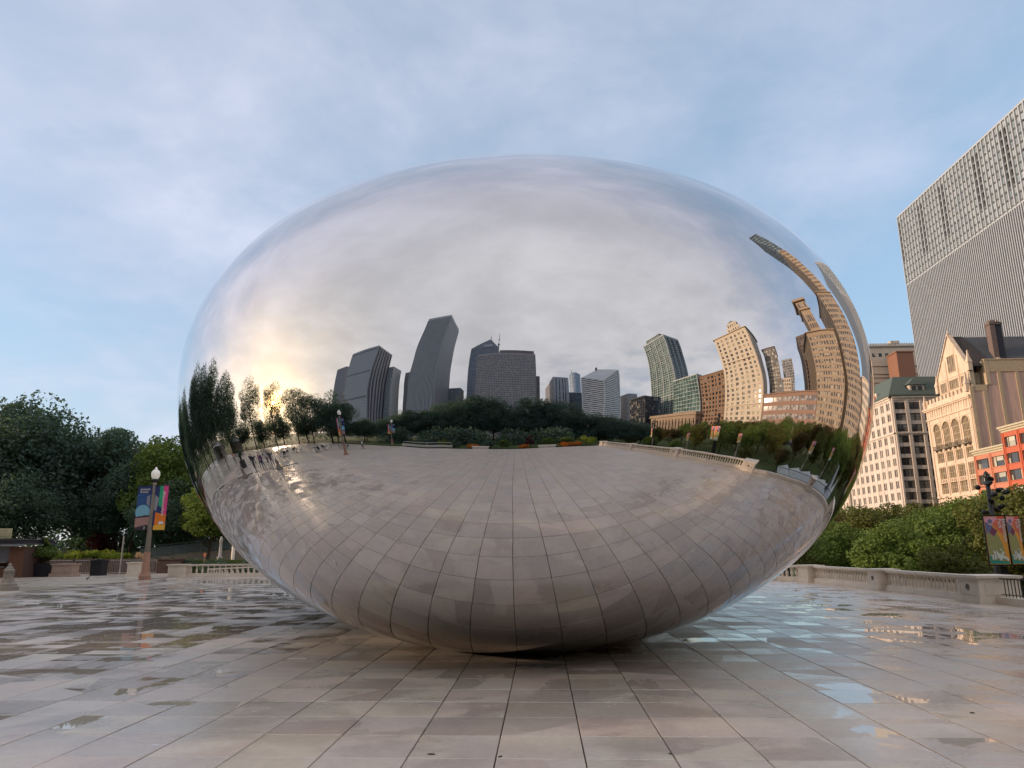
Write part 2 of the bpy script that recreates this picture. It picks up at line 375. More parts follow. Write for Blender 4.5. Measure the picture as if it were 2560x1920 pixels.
def pedestal(x, y, rz, w, label, medal=True, d=None, h=.76, z=0, name='balustrade_pedestal'):
    d = d or w; t = thing(name, label, 'pedestal', (x, y, z), rz, group='stone balustrade pedestals')
    a, c = w/2, d/2
    b = MB(); b.box(-a-.07, a+.07, -c-.07, c+.07, -.04, .10); b.box(-a-.04, a+.04, -c-.04, c+.04, .10, .16); b.build('base', lime, t)
    b = MB(); b.box(-a, a, -c, c, .16, h-.08)
    for sy in (-1, 1):     # moulded panel frames
        y0 = sy*c; q = .012*sy
        for (u0, u1, v0, v1) in ((-a*.72, a*.72, .24, .255), (-a*.72, a*.72, h-.175, h-.16), (-a*.72, -a*.72+.015, .255, h-.175), (a*.72-.015, a*.72, .255, h-.175)):
            b.box(u0, u1, min(y0, y0+q), max(y0, y0+q), v0, v1)
    for sx in (-1, 1):
        x0 = sx*a; q = .012*sx
        for (u0, u1, v0, v1) in ((-c*.72, c*.72, .24, .255), (-c*.72, c*.72, h-.175, h-.16), (-c*.72, -c*.72+.015, .255, h-.175), (c*.72-.015, c*.72, .255, h-.175)):
            b.box(min(x0, x0+q), max(x0, x0+q), u0, u1, v0, v1)
    b.build('shaft', lime, t)
    b = MB(); b.box(-a-.03, a+.03, -c-.03, c+.03, h-.08, h-.055); b.box(-a-.07, a+.07, -c-.07, c+.07, h-.055, h+.015); b.build('cap', lime, t)
    if medal:
        b = MB(); b.lathe([(.085, 0), (.085, .02), (.06, .03), (.055, .015), (.0, .012)], seg=14, cap=False)
        o = b.build('medallion', mat('weathered_bronze', (.17, .15, .13), .5), t, True, (-a-.001, 0, .44)); o.rotation_euler = (0, R(-90), 0)
    return t
X = 12.95
pedestal(X, 22.0, 0, 1.15, 'large square stone pedestal at the near right corner of the balustrade', d=1.1)
pedestal(X, 28.5, 0, .8, 'stone pedestal with medallion midway along the right balustrade')
pedestal(12.55, 34.9, R(12), .8, 'plain stone pedestal beside the sculpture where the right balustrade bends', medal=False)
pedestal(X, 8.2, 0, 1.15, 'large square stone pedestal mirrored to the right of the sculpture centre', d=1.1)
pedestal(X, 15.1, 0, .62, 'small stone pier standing alone in the low curb between railings')
pedestal(X, .6, 0, .8, 'stone pedestal with medallion between two long mirrored balustrade runs')
pedestal(X, -6.6, 0, .8, 'stone pedestal near the garden corner of the mirrored balustrade')
pedestal(X, -13.6, 0, .8, 'last stone pedestal of the mirrored balustrade beside the lime shrub')
run((X, 22.55), (X, 28.1), 'stone balustrade run nearest on the right, ending at the big corner pedestal')
run((X, 28.9), (12.65, 34.5), 'stone balustrade run further right, reaching back toward the sculpture')
run((12.4, 35.3), (11.6, 36.4), 'very short stone balustrade piece with three balusters right beside the sculpture')
pedestal(11.1, 37.1, R(35), 1.2, 'broad panelled stone pier just emerging from behind the sculpture', medal=False, d=.7)
run((X, 7.65), (X, 1.0), 'mirrored stone balustrade run ending at the large square pedestal')
run((X, .2), (X, -6.2), 'mirrored stone balustrade run in the middle of the west side')
run((X, -7.0), (X, -13.2), 'mirrored stone balustrade run furthest off, ending at the garden')
metal = mat('dark_metal', (.035, .035, .037), .4, metal=.6)
for y0, y1, lb in ((8.8, 14.75, 'dark metal railing on a low curb beside the large mirrored pedestal'), (15.45, 21.4, 'dark metal railing on a low curb ending at the near corner pedestal')):
    t = thing('railing', lb, 'railing', (X, y0, 0)); Ln = y1-y0
    b = MB(); b.box(-.18, .18, 0, Ln, -.04, .2); b.build('curb', lime, t)
    b = MB(); b.box(-.02, .02, 0, Ln, .68, .71); b.box(-.015, .015, 0, Ln, .26, .28); b.build('rail', metal, t)
    b = MB(); b.box(-.009, .009, -.009, .009, .2, .68); bar = b.mesh('bar', metal)
    for i in range(int(Ln/.15)): link('bar', bar, t, (0, .07+i*.15, 0))
# left side balustrade behind the lamp post
pedestal(-22.3, 44.2, R(4), 1.0, 'panelled stone end pier of the left balustrade behind the lamp post', medal=False, d=.8, h=.74)
run((-21.75, 44.25), (-17.0, 44.9), 'left stone balustrade with fat balusters running behind the sculpture', step=.33)
t = thing('stair_handrail', 'pale sloping stone handrail in front of the left balustrade', 'handrail', (-20.2, 43.6, 0), R(5))
b = MB(); b.box(0, 4, -.09, .09, .42, .50, T=Matrix.Rotation(R(-2.5), 4, 'Y')); b.build('rail', lime, t)
b = MB(); b.box(0, 4, -.14, .14, -.04, .16); b.build('plinth', lime, t)
for i in range(12): o = link('baluster', bal_me, t, (.2+i*.32, 0, .16)); o.scale = (1, 1, .62+.03*i/12)

# ------------------------------------------------------------------ lettering
def text_mesh(s, size, m, ext=.002, space=1.0, bold=0.0):
    cu = bpy.data.curves.new('t', 'FONT'); cu.body = s; cu.size = size; cu.extrude = ext; cu.space_character = space; cu.resolution_u = 2; cu.offset = bold
    cu.align_x = 'LEFT'; o = bpy.data.objects.new('t', cu); COL.objects.link(o)
    bpy.context.view_layer.update()
    me = bpy.data.meshes.new_from_object(o.evaluated_get(bpy.context.evaluated_depsgraph_get())); bpy.data.objects.remove(o); me.materials.clear(); me.materials.append(m); return me
def pcol(name, c): return mat(name, c, .6, var=.04)
white_p = pcol('print_white', (.80, .80, .78))
def flat(parent, name, polys, z0=.004, T_=None):
    b = MB(); ms = []
    for k, (m, pts) in enumerate(polys):
        b.poly([(x, -z0-.0012*k, z) for x, z in pts], k); ms.append(m)
    return b.build(name, ms, parent)
def circ(cx, cz, rx, rz, n=20, a0=0, a1=360):
    return [(cx+rx*math.cos(R(a0+(a1-a0)*i/n)), cz+rz*math.sin(R(a0+(a1-a0)*i/n))) for i in range(n+(0 if a1-a0 == 360 else 1))][::-1][::-1]

# ------------------------------------------------------------------ lamp posts with banners
conc = mat('lamp_concrete', (.34, .31, .27), .8, var=.15, scale=6)
terra = mat('terracotta_base', (.42, .24, .17), .8, var=.15, scale=5)
globe_m = mat('lamp_glass', (.82, .80, .76), .25, var=.03, emit=((1, .93, .82), .1))
def plaza_banner(t, x0, x1, z0, z1):
    w, h = x1-x0, z1-z0; q = lambda u, v: (x0+u*w, z0+v*h)
    navy = pcol('print_navy', (.03, .05, .16)); blue = pcol('print_blue', (.05, .20, .50)); sky_ = pcol('print_sky', (.22, .48, .62)); pink = pcol('print_dusty_pink', (.42, .24, .22)); dark = pcol('print_dark', (.05, .04, .05))
    green = pcol('print_green', (.03, .42, .22)); mag = pcol('print_magenta', (.80, .08, .28)); orange = pcol('print_orange', (.85, .22, .03)); yel = pcol('print_yellow', (.88, .48, .06)); grey = pcol('print_grey', (.30, .30, .36))
    b = MB(); b.box(x0, x1, -.004, .004, z0, z1)
    bn = b.build('banner', navy, t)
    P = lambda *a: [q(*p) for p in a]
    flat(bn, 'print', [
        (blue, P((0, .35), (.48, .35), (.48, .82), (0, .82))), (sky_, [q(*p) for p in circ(.22, .40, .24, .17)]),
        (pink, P((0, .06), (.48, .06), (.48, .31), (0, .28))), (dark, P((0, 0), (.62, 0), (.62, .06), (.36, .12), (0, .05))),
        (dark, P((0, .28), (.1, .31), (.2, .315), (.3, .335), (.42, .33), (.48, .32), (.48, .30), (0, .27))),
        (grey, P((.32, .60), (.42, .52), (.42, .80), (.32, .76))), (grey, P((.55, .48), (.66, .42), (.72, .72), (.58, .80))),
        (green, P((.72, .55), (.84, .50), (.84, 1), (.72, 1))), (mag, P((.84, .30), (1, .30), (1, 1), (.84, 1))),
        (orange, P((.64, .1), (1, .1), (1, .34), (.86, .36), (.64, .40))), (yel, P((.62, 0), (1, 0), (1, .12), (.62, .10)))])
    for s_, sz, u, v in (('GRAINGER', .115*h/2.4, .075, .905), ('PLAZA', .155*h/2.4, .075, .842)):
        o = link('lettering', text_mesh(s_, sz, white_p, bold=.002, space=1.05), bn, (x0+u*w, -.022, z0+v*h)); o.rotation_euler = (R(90), 0, 0)
    o = link('lettering', text_mesh('MillenniumPark', .215*h/2.4, white_p, bold=.002), bn, (x0+.835*w, -.024, z0+.875*h)); o.rotation_euler = (R(90), R(90), 0)
    o = link('lettering', text_mesh('2', .2*h/2.4, white_p), bn, (x0+.30*w, -.024, z0+.02*h)); o.rotation_euler = (R(90), 0, 0)
    flat(bn, 'emblem', [(white_p, P((.76, .14), (.80, .165), (.78, .20), (.85, .185), (.90, .21), (.91, .175), (.97, .17), (.93, .145), (.96, .125), (.88, .135), (.82, .12)))], .024)
def lamp(label, loc, rz=0):
    t = thing('street_lamp', label, 'street lamp', loc, rz, 'globe street lamps with plaza banners')
    b = MB(); b.lathe([(.30, -.04), (.30, .22), (.26, .26), (.235, .34), (.21, .42)], seg=8, sq=True); b.lathe([(.20, .42), (.155, 1.45), (.15, 1.5)], seg=8, sq=True); b.build('base', terra, t)
    b = MB(); b.lathe([(.145, 1.5), (.075, 5.25), (.12, 5.32), (.12, 5.38), (.06, 5.42), (.10, 5.5)], seg=12); b.build('pole', conc, t, True)
    b = MB(); b.lathe([(.09, 5.42), (.21, 5.48), (.21, 5.54), (.15, 5.60)], seg=14); b.build('lamp_collar', metal, t, True)
    b = MB(); b.lathe([(.13, 5.59), (.215, 5.72), (.245, 5.86), (.225, 6.0), (.15, 6.10), (.07, 6.15), (.08, 6.19), (.05, 6.25), (.0, 6.31)], seg=16, cap=False); b.build('globe', globe_m, t, True)
    plaza_banner(t, -.92, .86, 2.72, 5.2)
    b = MB(); b.box(-.93, .87, -.012, .012, 5.2, 5.23); b.box(-.93, .87, -.012, .012, 2.69, 2.72); b.build('banner_arm', metal, t)
    return t
L1 = lamp('globe street lamp with terracotta base and plaza banner, left of the sculpture', (-22.24, 40.28, 0))
L2 = copy_tree(L1, (-18.4, -1.2, 0), R(180), 'globe street lamp with banner mirrored nearer, right of the low sun')
L3 = copy_tree(L1, (-22.9, -16.7, 0), R(180), 'globe street lamp with banner mirrored further off, beneath the striped tower')

# light towers with printed light boxes on the lower street level
bpink = pcol('banner_pink', (.90, .42, .55)); bred = pcol('banner_red', (.90, .08, .08)); bcoral = pcol('banner_coral', (.88, .22, .14)); borange = pcol('banner_orange', (.95, .42, .08)); bolive = pcol('banner_olive', (.40, .38, .17)); bteal = pcol('banner_teal', (.04, .35, .28)); bplum = pcol('banner_plum', (.24, .07, .15)); bslate = pcol('banner_slate', (.18, .20, .36))
def park_panel(t, w, h):
    b = MB(); b.box(-w/2, w/2, -.02, .02, 0, h); pn = b.build('panel', borange, t)
    q = lambda u, v: (-w/2+.03+u*(w-.06), .03+v*(h-.06)); P = lambda *a: [q(*p) for p in a]
    flat(pn, 'print', [
        (bpink, P((0, .78), (.7, 1), (0, 1))), (bpink, P((0, .78), (.45, .84), (.72, 1), (0, 1))), (bred, P((.62, .90), (1, .72), (1, 1), (.66, 1))), (bcoral, P((.36, .84), (.66, .96), (1, .74), (.9, .60), (.6, .72))),
        (bslate, P((0, .6), (.3, .70), (.38, .80), (0, .90))),
        (bolive, [q(*p) for p in ((.0, .07), (.82, .07), (.80, .25), (.74, .42), (.64, .56), (.5, .67), (.35, .74), (.2, .70), (0, .62))]),
        (bplum, P((.14, .66), (.38, .58), (.58, .70), (.36, .78))), (bteal, P((0, 0), (.98, 0), (.98, .05), (0, .08))), (bteal, P((0, .07), (.12, .10), (.10, .18), (0, .20))),
        (bslate, [q(*p) for p in circ(.27, .905, .12, .045, 14)])], .022)
    flat(pn, 'white_shape', [
        (white_p, P((.03, .19), (.2, .19), (.22, .09), (.1, .09), (.14, .14))), (white_p, P((.2, .29), (.33, .25), (.34, .09), (.24, .09), (.25, .2))),
        (white_p, P((.36, .30), (.48, .22), (.62, .20), (.66, .28), (.70, .16), (.5, .10), (.38, .12))), (white_p, P((.48, .07), (.46, .14), (.56, .185), (.72, .18), (.92, .12), (.95, .07), (.86, .06), (.82, .09), (.70, .12), (.62, .10), (.6, .07))),
        (white_p, [q(*p) for p in circ(.6, .30, .05, .02, 8)]), (white_p, P((.64, .2), (.76, .2), (.76, .26), (.64, .27)))], .045)
    flat(pn, 'caption', [(white_p, P((.14, .835), (.42, .835), (.42, .842), (.14, .842))), (white_p, P((.2, .82), (.34, .82), (.34, .826), (.2, .826)))], .04)
    for s_, u in (('Millennium', .82), ('Park', .64)):
        o = link('lettering', text_mesh(s_, .112*h, white_p, bold=.003), pn, (-w/2+u*w+.01, -.062, h*.95)); o.rotation_euler = (R(90), R(90), 0)
    b = MB(); b.box(-w/2-.04, w/2+.04, -.03, .05, h, h+.06); b.box(-w/2-.04, w/2+.04, -.03, .05, -.06, 0); b.box(-w/2-.04, -w/2, -.03, .05, 0, h); b.box(w/2, w/2+.04, -.03, .05, 0, h); fr = b.build('panel_frame', metal, t)
    return pn, fr
def light_tower(label, loc, rz, z0=3.75, h=2.4, heads=True, two=True):
    t = thing('light_tower', label, 'light tower', loc, rz, 'light towers with printed panels')
    b = MB(); b.tube([(0, .6, 0), (0, .6, z0+h+2.0)], [.16, .10], 12); b.build('pole', metal, t, True)
    b = MB(); b.box(-.5, .5, .1, 1.1, 0, .35); b.lathe([(.45, .35), (.3, z0-.1)], 0, .6, 8); b.build('base', metal, t)
    p1, fr = park_panel(t, 1.05, h)
    if two:
        for q, (ax, ay, rr_) in ((0, (-.56, .02, R(-12))), (1, (.56, .02, R(12)))):
            if q: 
                pn = p1.copy(); COL.objects.link(pn); pn.parent = t
                for ch in p1.children: k = ch.copy(); COL.objects.link(k); k.parent = pn
                fr2 = fr.copy(); COL.objects.link(fr2); fr2.parent = t
            else: pn, fr2 = p1, fr
            for o in (pn, fr2): o.location = (ax, ay, z0); o.rotation_euler = (0, 0, rr_)
    else:
        for o in (p1, fr): o.location = (0, 0, z0)
    if heads:
        hb = MB(); hb.lathe([(.11, -.16), (.17, .05), (.19, .22), (.10, .26), (.0, .27)], seg=10, cap=False); hb.tube([(-.02, 0, -.16), (-.02, 0, -.22)], .1, 8); hb.box(-.20, .20, -.03, .03, -.05, .0); hm = hb.mesh('lamp_head', [metal], True)
        rnd = random.Random(3)
        for i in range(13):
            zz = z0+h+.25+.145*i; a = rnd.uniform(0, 6.28); rad = rnd.uniform(.4, .95)
            o = link('lamp_head', hm, t, (rad*math.cos(a), .6+rad*math.sin(a)*.6, zz)); o.rotation_euler = (R(rnd.uniform(60, 130)), rnd.uniform(-.4, .4), rnd.uniform(0, 6.28)); o.scale = (.72,)*3
            b = MB(); b.tube([(0, .6, zz), (rad*math.cos(a), .6+rad*math.sin(a)*.6, zz)], .022, 5); b.build('lamp_arm', metal, t)
        b = MB(); b.lathe([(.10, z0+h+2.0), (.15, z0+h+2.15), (.10, z0+h+2.3), (0, z0+h+2.42)], 0, .6, 10, cap=False); b.build('finial', metal, t, True)
    return t
LT = light_tower('black light tower with two bright Millennium Park panels behind the right balustrade', (23.75, 38.2, -3.3), R(14), 3.98)
LT2 = copy_tree(LT, (25.5, -1.2, -3.3), R(-65), 'light tower with large panel mirrored above the big stone pedestal')
LT3 = copy_tree(LT, (25.5, -16.5, -3.3), R(-50), 'light tower with panels mirrored furthest off beside the garden')
def sign_pole(label, loc, rz, h=3.6):
    t = thing('banner_pole', label, 'banner pole', loc, rz, 'single panel banner poles')
    b = MB(); b.tube([(0, .12, 0), (0, .12, h+1.7)], .07, 8); b.lathe([(.28, 0), (.2, .5), (.16, 2.2), (.12, 2.3)], 0, .12, 8); b.build('pole', conc, t, True)
    p, fr = park_panel(t, .8, 1.6); p.location = fr.location = (0, 0, h); return t
S1 = sign_pole('slim pole with one park panel mirrored left of the large light tower', (24, -5.6, -3.3), R(-70))
S2 = copy_tree(S1, (29, 2.5, -3.3), R(-75), 'slim pole with one park panel mirrored right of the large light tower')
S3 = copy_tree(S1, (26.5, 17.5, -3.3), R(-95), 'slim pole with one park panel mirrored nearer the right rim')
S4 = copy_tree(S1, (27, 24.0, -3.3), R(-100), 'slim pole with one park panel mirrored closest to the right rim')

# ------------------------------------------------------------------ plaza furniture
stone = mat('weathered_stone', (.30, .26, .22), .85, var=.2, scale=8, bump=.004)
def bollard(label, loc):
    b = MB(); b.lathe([(.40, -.04), (.40, .14), (.34, .17), (.33, .26), (.24, .32), (.20, .45)], seg=8, sq=True); b.lathe([(.20, .45), (.155, .72), (.20, .76), (.21, .82), (.15, .86), (.13, .92), (.06, 1.0), (.07, 1.04), (0, 1.12)], seg=10, cap=False)
    for k in range(8): a = k*math.pi/4; b.box(.17*math.cos(a)-.02, .17*math.cos(a)+.02, .17*math.sin(a)-.02, .17*math.sin(a)+.02, .30, .80)
    return tag(b.build('stone_bollard', stone, None, loc=loc), label, 'bollard', 'carved stone bollards')
B0 = bollard('carved stone bollard at the left edge of the photo, on the wet paving', (-22.3, 29.85, 0))
copy_tree(B0, (-17.2, 8.4, 0), label='carved stone bollard mirrored right of the group of people')
copy_tree(B0, (-17.9, 13.5, 0), label='carved stone bollard mirrored left of the group of people')
# planter pedestal, black planter with shrub
t = thing('stone_planter', 'pinkish stone planter box with panelled front beside the black pot', 'planter', (-30.2, 45.3, 0))
pk = mat('pink_stone', (.42, .31, .26), .8, var=.12, scale=5)
b = MB(); b.box(-.74, .74, -.45, .45, -.04, .2); b.build('base', pk, t)
b = MB(); b.box(-.64, .64, -.38, .38, .2, .72)
for x0, x1 in ((-.58, .1), (.16, .58)):
    b.box(x0, x1, -.395, -.38, .26, .28); b.box(x0, x1, -.395, -.38, .62, .64); b.box(x0, x0+.02, -.395, -.38, .28, .62); b.box(x1-.02, x1, -.395, -.38, .28, .62)
b.build('body', pk, t)
b = MB(); b.box(-.72, .72, -.44, .44, .72, .80); b.build('rim', pk, t)
t = thing('black_planter', 'square black planter pot with a tall leafy green bush', 'planter', (-31.7, 45.4, 0))
b = MB(); b.lathe([(.36, -.04), (.46, .76), (.5, .76), (.5, .82), (.42, .82), (.4, .7)], seg=4, sq=True); b.build('pot', mat('black_resin', (.02, .02, .03), .5), t).rotation_euler = (0, 0, 0)
BLACK_POT = t
# kiosk
kb = mat('kiosk_brick', (.20, .10, .07), .85, var=.25, scale=9)
t = thing('snack_kiosk', 'small brick kiosk with shuttered counter window and menu board on its roof', 'kiosk', (-34.3, 44, 0))
b = MB(); b.box(1.25, 2.25, 0, 2.4, -.04, 1.85); b.box(-2.3, 1.25, 0.02, 2.4, -.04, .62); b.box(-2.3, 1.25, .3, 2.4, .62, 1.85); b.build('wall', mat('kiosk_mortar', (.10, .06, .05), .9), t)
br = MB(); br.box(0, .235, -.012, .05, 0, .062); brm = br.mesh('brick', kb)
for row in range(23):
    for q in range(4):
        x = 1.27+(q+.0)*.245
        if row*.08 < 1.8: link('brick', brm, t, (x, 0, .02+row*.08))
for row in range(7):
    for q in range(14): link('brick', brm, t, (-2.27+q*.25, .02, .02+row*.08))
b = MB(); b.box(-2.4, 2.42, -.35, 2.6, 1.98, 2.06); b.box(-2.3, 2.3, -.25, 2.5, 2.06, 2.26); b.box(-2.45, 2.47, -.4, 2.65, 2.26, 2.32); b.build('roof', mat('kiosk_roof', (.09, .09, .11), .5), t)
b = MB()
for i in range(32): b.lathe([(.0, 1.86), (.05, 1.88), (.075, 1.93), (.075, 1.99)], -2.3+i*.15, -.33, 8, cap=False)
b.build('scalloped_trim', mat('trim_grey', (.30, .31, .34), .5), t)
b = MB()
for i in range(11): b.box(-2.2, 1.1, .25+.01*(i % 2), .29, .98+i*.078, .98+i*.078+.074)
b.build('shutter', mat('shutter_grey', (.23, .23, .27), .45), t)
b = MB(); b.box(-2.3, 1.2, -.12, .3, .90, .96); b.build('counter', mat('counter_steel', (.5, .5, .52), .3, metal=.7), t)
b = MB(); b.box(-2.3, 1.1, -.08, .3, .62, .66); b.build('shelf', mat('counter_steel', (.5, .5, .52), .3), t)
t2 = thing('menu_board', 'pale yellow menu board standing on the kiosk roof', 'sign', (-34.3, 44.1, 2.32))
b = MB(); b.box(-1.6, 1.14, -.03, .03, .04, .66); b.build('board', mat('menu_cream', (.62, .57, .36), .6), t2)
b = MB()
for i in range(5):
    for (x0, x1) in ((-1.4, -.7), (-.5, .2), (.4, .95)): b.box(x0, x0+(x1-x0)*random.uniform(.6, 1), -.034, -.03, .14+i*.10, .14+i*.10+.022)
b.build('menu_lines', mat('menu_ink', (.28, .2, .12), .7), t2)
b = MB(); b.box(-1.4, -1.3, -.02, .02, 0, .04); b.box(.9, 1.0, -.02, .02, 0, .04); b.build('bracket', metal, t2)
# crowd barriers
steel = mat('galvanised_steel', (.34, .35, .38), .45, metal=.4)
def barrier(label, loc, rz, w):
    t = thing('crowd_barrier', label, 'barrier', loc, rz, 'grey crowd barriers')
    b = MB(); b.tube([(0, 0, -.02), (0, 0, .95), (w, 0, .95), (w, 0, -.02)], .022, 6); b.tube([(0, 0, .14), (w, 0, .14)], .016, 5); b.box(-.02, .02, -.28, .28, -.03, 0); b.box(w-.02, w+.02, -.28, .28, -.03, 0); b.build('frame', steel, t)
    b = MB(); b.box(-.007, .007, -.007, .007, .14, .95); bm_ = b.mesh('bar', steel)
    for i in range(1, int(w/.11)): link('bar', bm_, t, (i*.11, 0, 0))
    return t
for i, (x, y, rz, w, lb) in enumerate(((-31.4, 48, 4, 1.9, 'grey crowd barrier just right of the pink stone planter'), (-29.4, 48.15, 2, 1.7, 'grey crowd barrier in the middle of the row, beside the dark bin'), (-27.6, 48.2, 1, 1.7, 'grey crowd barrier at the right end of the row'), (-33.6, 48.3, 0, 1.8, 'grey crowd barrier half hidden behind the black pot'))):
    barrier(lb, (x, y, 0), R(rz), w)
b = MB(); b.box(-.36, .36, -.36, .36, -.04, .86); b.box(-.40, .40, -.40, .40, .86, .98); b.lathe([(.2, .98), (.2, 1.03), (.1, 1.06)], seg=10)
tag(b.build('litter_bin', mat('bin_black', (.02, .02, .028), .5), None, loc=(-29.2, 47.2, 0)), 'dark square litter bin between the crowd barriers', 'bin')
pedestal(-25.9, 45.6, R(3), .62, 'small pinkish stone pier left of the lamp post base', medal=False, h=.86)
def post(label, x, y, z0, z1, rad, m, name='post', cat='post'):
    t = MB(); t.lathe([(rad*1.5, z0), (rad*1.4, z0+.12), (rad, z0+.18), (rad, z1-.05), (rad*.6, z1)], seg=10)
    return tag(t.build(name, m, None, True, loc=(x, y, 0)), label, cat)
post('slim pale metal pole standing on the planted slope', -29.4, 50, -.04, 2.6, .05, mat('pale_post', (.20, .20, .20), .6), 'metal_pole', 'pole')
post('plain stone column half hidden by the sculpture rim', -22.35, 52, .0, 1.9, .12, lime, 'stone_column', 'column')
t = thing('stone_column', 'slim carved stone column with a collar behind the left balustrade', 'column', (-23.3, 52, 0))
b = MB(); b.lathe([(.16, -.04), (.14, .9), (.22, 1.0), (.22, 1.08), (.12, 1.12), (.09, 2.1), (.13, 2.2), (.05, 2.55)], seg=10); b.build('shaft', mat('grey_stone', (.36, .35, .34), .8), t, True)
t = thing('sign_post', 'small post with an orange top behind the left balustrade', 'post', (-23.95, 51, 0))
b = MB(); b.tube([(0, 0, -.04), (0, 0, 1.15)], .035, 6); b.build('post', mat('post_brown', (.25, .17, .12), .7), t)
b = MB(); b.box(-.07, .07, -.04, .04, 1.15, 1.38); b.build('sign_head', mat('sign_orange', (.75, .22, .12), .6), t)
# ramp behind the trees on the left
t = thing('access_ramp', 'pale concrete ramp with glass railing rising behind the left trees', 'ramp', (-31.5, 56, 0))
b = MB(); b.prism([(0, 0), (8.5, 0), (8.5, 2.2), (0, 2.2)], 0, 0, tops=[1.0, 1.75, 1.75, 1.0]); b.build('slab', mat('ramp_concrete', (.40, .33, .29), .8), t)
b = MB()
for i in range(7):
    x = i*1.2+.05; z = 1.0+.088*x
    b.quad((x, .02, z+.06), (x+1.12, .02, z+.16), (x+1.12, .02, z+.82), (x, .02, z+.72)); b.quad((x, .035, z+.06), (x+1.12, .035, z+.16), (x+1.12, .035, z+.82), (x, .035, z+.72))
b.build('glass_railing', mat('rail_glass', (.20, .24, .27), .1, spec=.8), t)
b = MB(); b.tube([(0, .03, 1.86), (8.5, .03, 2.6)], .03, 6)
for i in range(8): x = i*1.2; b.box(x-.02, x+.02, 0, .05, 1.0+.088*x-.1, 1.86+.088*x)
b.build('handrail', steel, t)
# low wall under the planted slope
b = MB(); b.box(-45, -25.6, 50.9, 51.4, -.04, .92); b.box(-45, -25.6, 50.85, 51.45, .92, 1.0)
tag(b.build('retaining_wall', mat('dark_brick_wall', (.08, .05, .045), .9, var=.3, scale=6)), 'low dark brick retaining wall under the planted slope on the left', 'wall')
b = MB(); b.box(-45, -14, 51.4, 57, -.04, .9); b.prism([(-47, 57), (-14, 57), (-14, 75), (-47, 75)], 0, 0, tops=[.9, .9, 1.6, 1.9]); struct('planted_slope', b, grass_m)
# pigeons
def pigeon(label, loc, rz):
    b = MB(); b.lathe([(0, -.14), (.035, -.10), (.055, 0), (.045, .07), (.02, .11), (0, .12)], seg=8, cap=False); me = b.mesh('body', mat('pigeon_grey', (.16, .16, .19), .7), True)
    t = thing('pigeon', label, 'pigeon', loc, rz); o = link('body', me, t, (0, 0, .10)); o.rotation_euler = (R(70), 0, 0)
    b = MB(); b.lathe([(0, -.03), (.028, 0), (.02, .025), (0, .035)], 0, 0, 8, cap=False); o = link('head', b.mesh('head', mat('pigeon_dark', (.07, .08, .09), .6), True), t, (0, -.12, .20))
    b = MB(); b.tube([(.02, 0, .07), (.02, 0, 0)], .006, 4); b.tube([(-.02, 0, .07), (-.02, 0, 0)], .006, 4); b.build('leg', mat('pigeon_leg', (.4, .15, .12), .7), t)
    b = MB(); b.box(-.025, .025, .08, .17, .075, .09); b.build('tail', mat('pigeon_dark', (.07, .08, .09), .6), t)
pigeon('grey pigeon walking on the walkway left of the lamp post', (-25.2, 39.8, 0), R(70))
# litter and leaves on the paving
def scrap(name, label, loc, rz, pts, m, cat, h=.02):
    b = MB(); n = len(pts); i = 0
    b.v = [(x, y, 0.001) for x, y in pts]+[(x*.8, y*.7, h*(.5+.5*random.random())) for x, y in pts]
    for k in range(n): b.f.append((k, (k+1) % n, n+(k+1) % n, n+k)); b.m.append(0)
    b.f.append(tuple(n+k for k in range(n))); b.m.append(0)
    o = tag(b.build(name, m, None, loc=loc), label, cat); o.rotation_euler = (0, 0, rz); return o
blob = lambda n, a, b_: [(a*math.cos(2*math.pi*k/n)*random.uniform(.6, 1.1), b_*math.sin(2*math.pi*k/n)*random.uniform(.6, 1.1)) for k in range(n)]
wt = mat('paper_white', (.78, .78, .76), .8); lf = mat('dead_leaf', (.045, .035, .025), .8)
scrap('paper_scrap', 'crumpled white paper scrap on the tiles left of the sculpture', (-4.25, 9.98, 0), .3, blob(9, .13, .05), wt, 'litter', .04)
scrap('straw', 'thin white straw lying on the tiles beyond the paper scrap', (-3.7, 11.2, 0), 0, [(-.16, -.012), (.16, -.012), (.16, .012), (-.16, .012)], wt, 'litter', .012)
for k, (x, y) in enumerate(((-.9, 6.15), (-.35, 6.1), (1.0, 6.2), (4.2, 7.7))):
    scrap('leaf', ['small dark leaf on the joint near the bottom, leftmost', 'small dark leaf at the bottom centre, on a cross joint', 'dark curled leaf on the joint right of bottom centre', 'small dark leaf lying alone on the right paving'][k], (x, y, 0), k, blob(6, .035, .014), lf, 'leaf', .01)

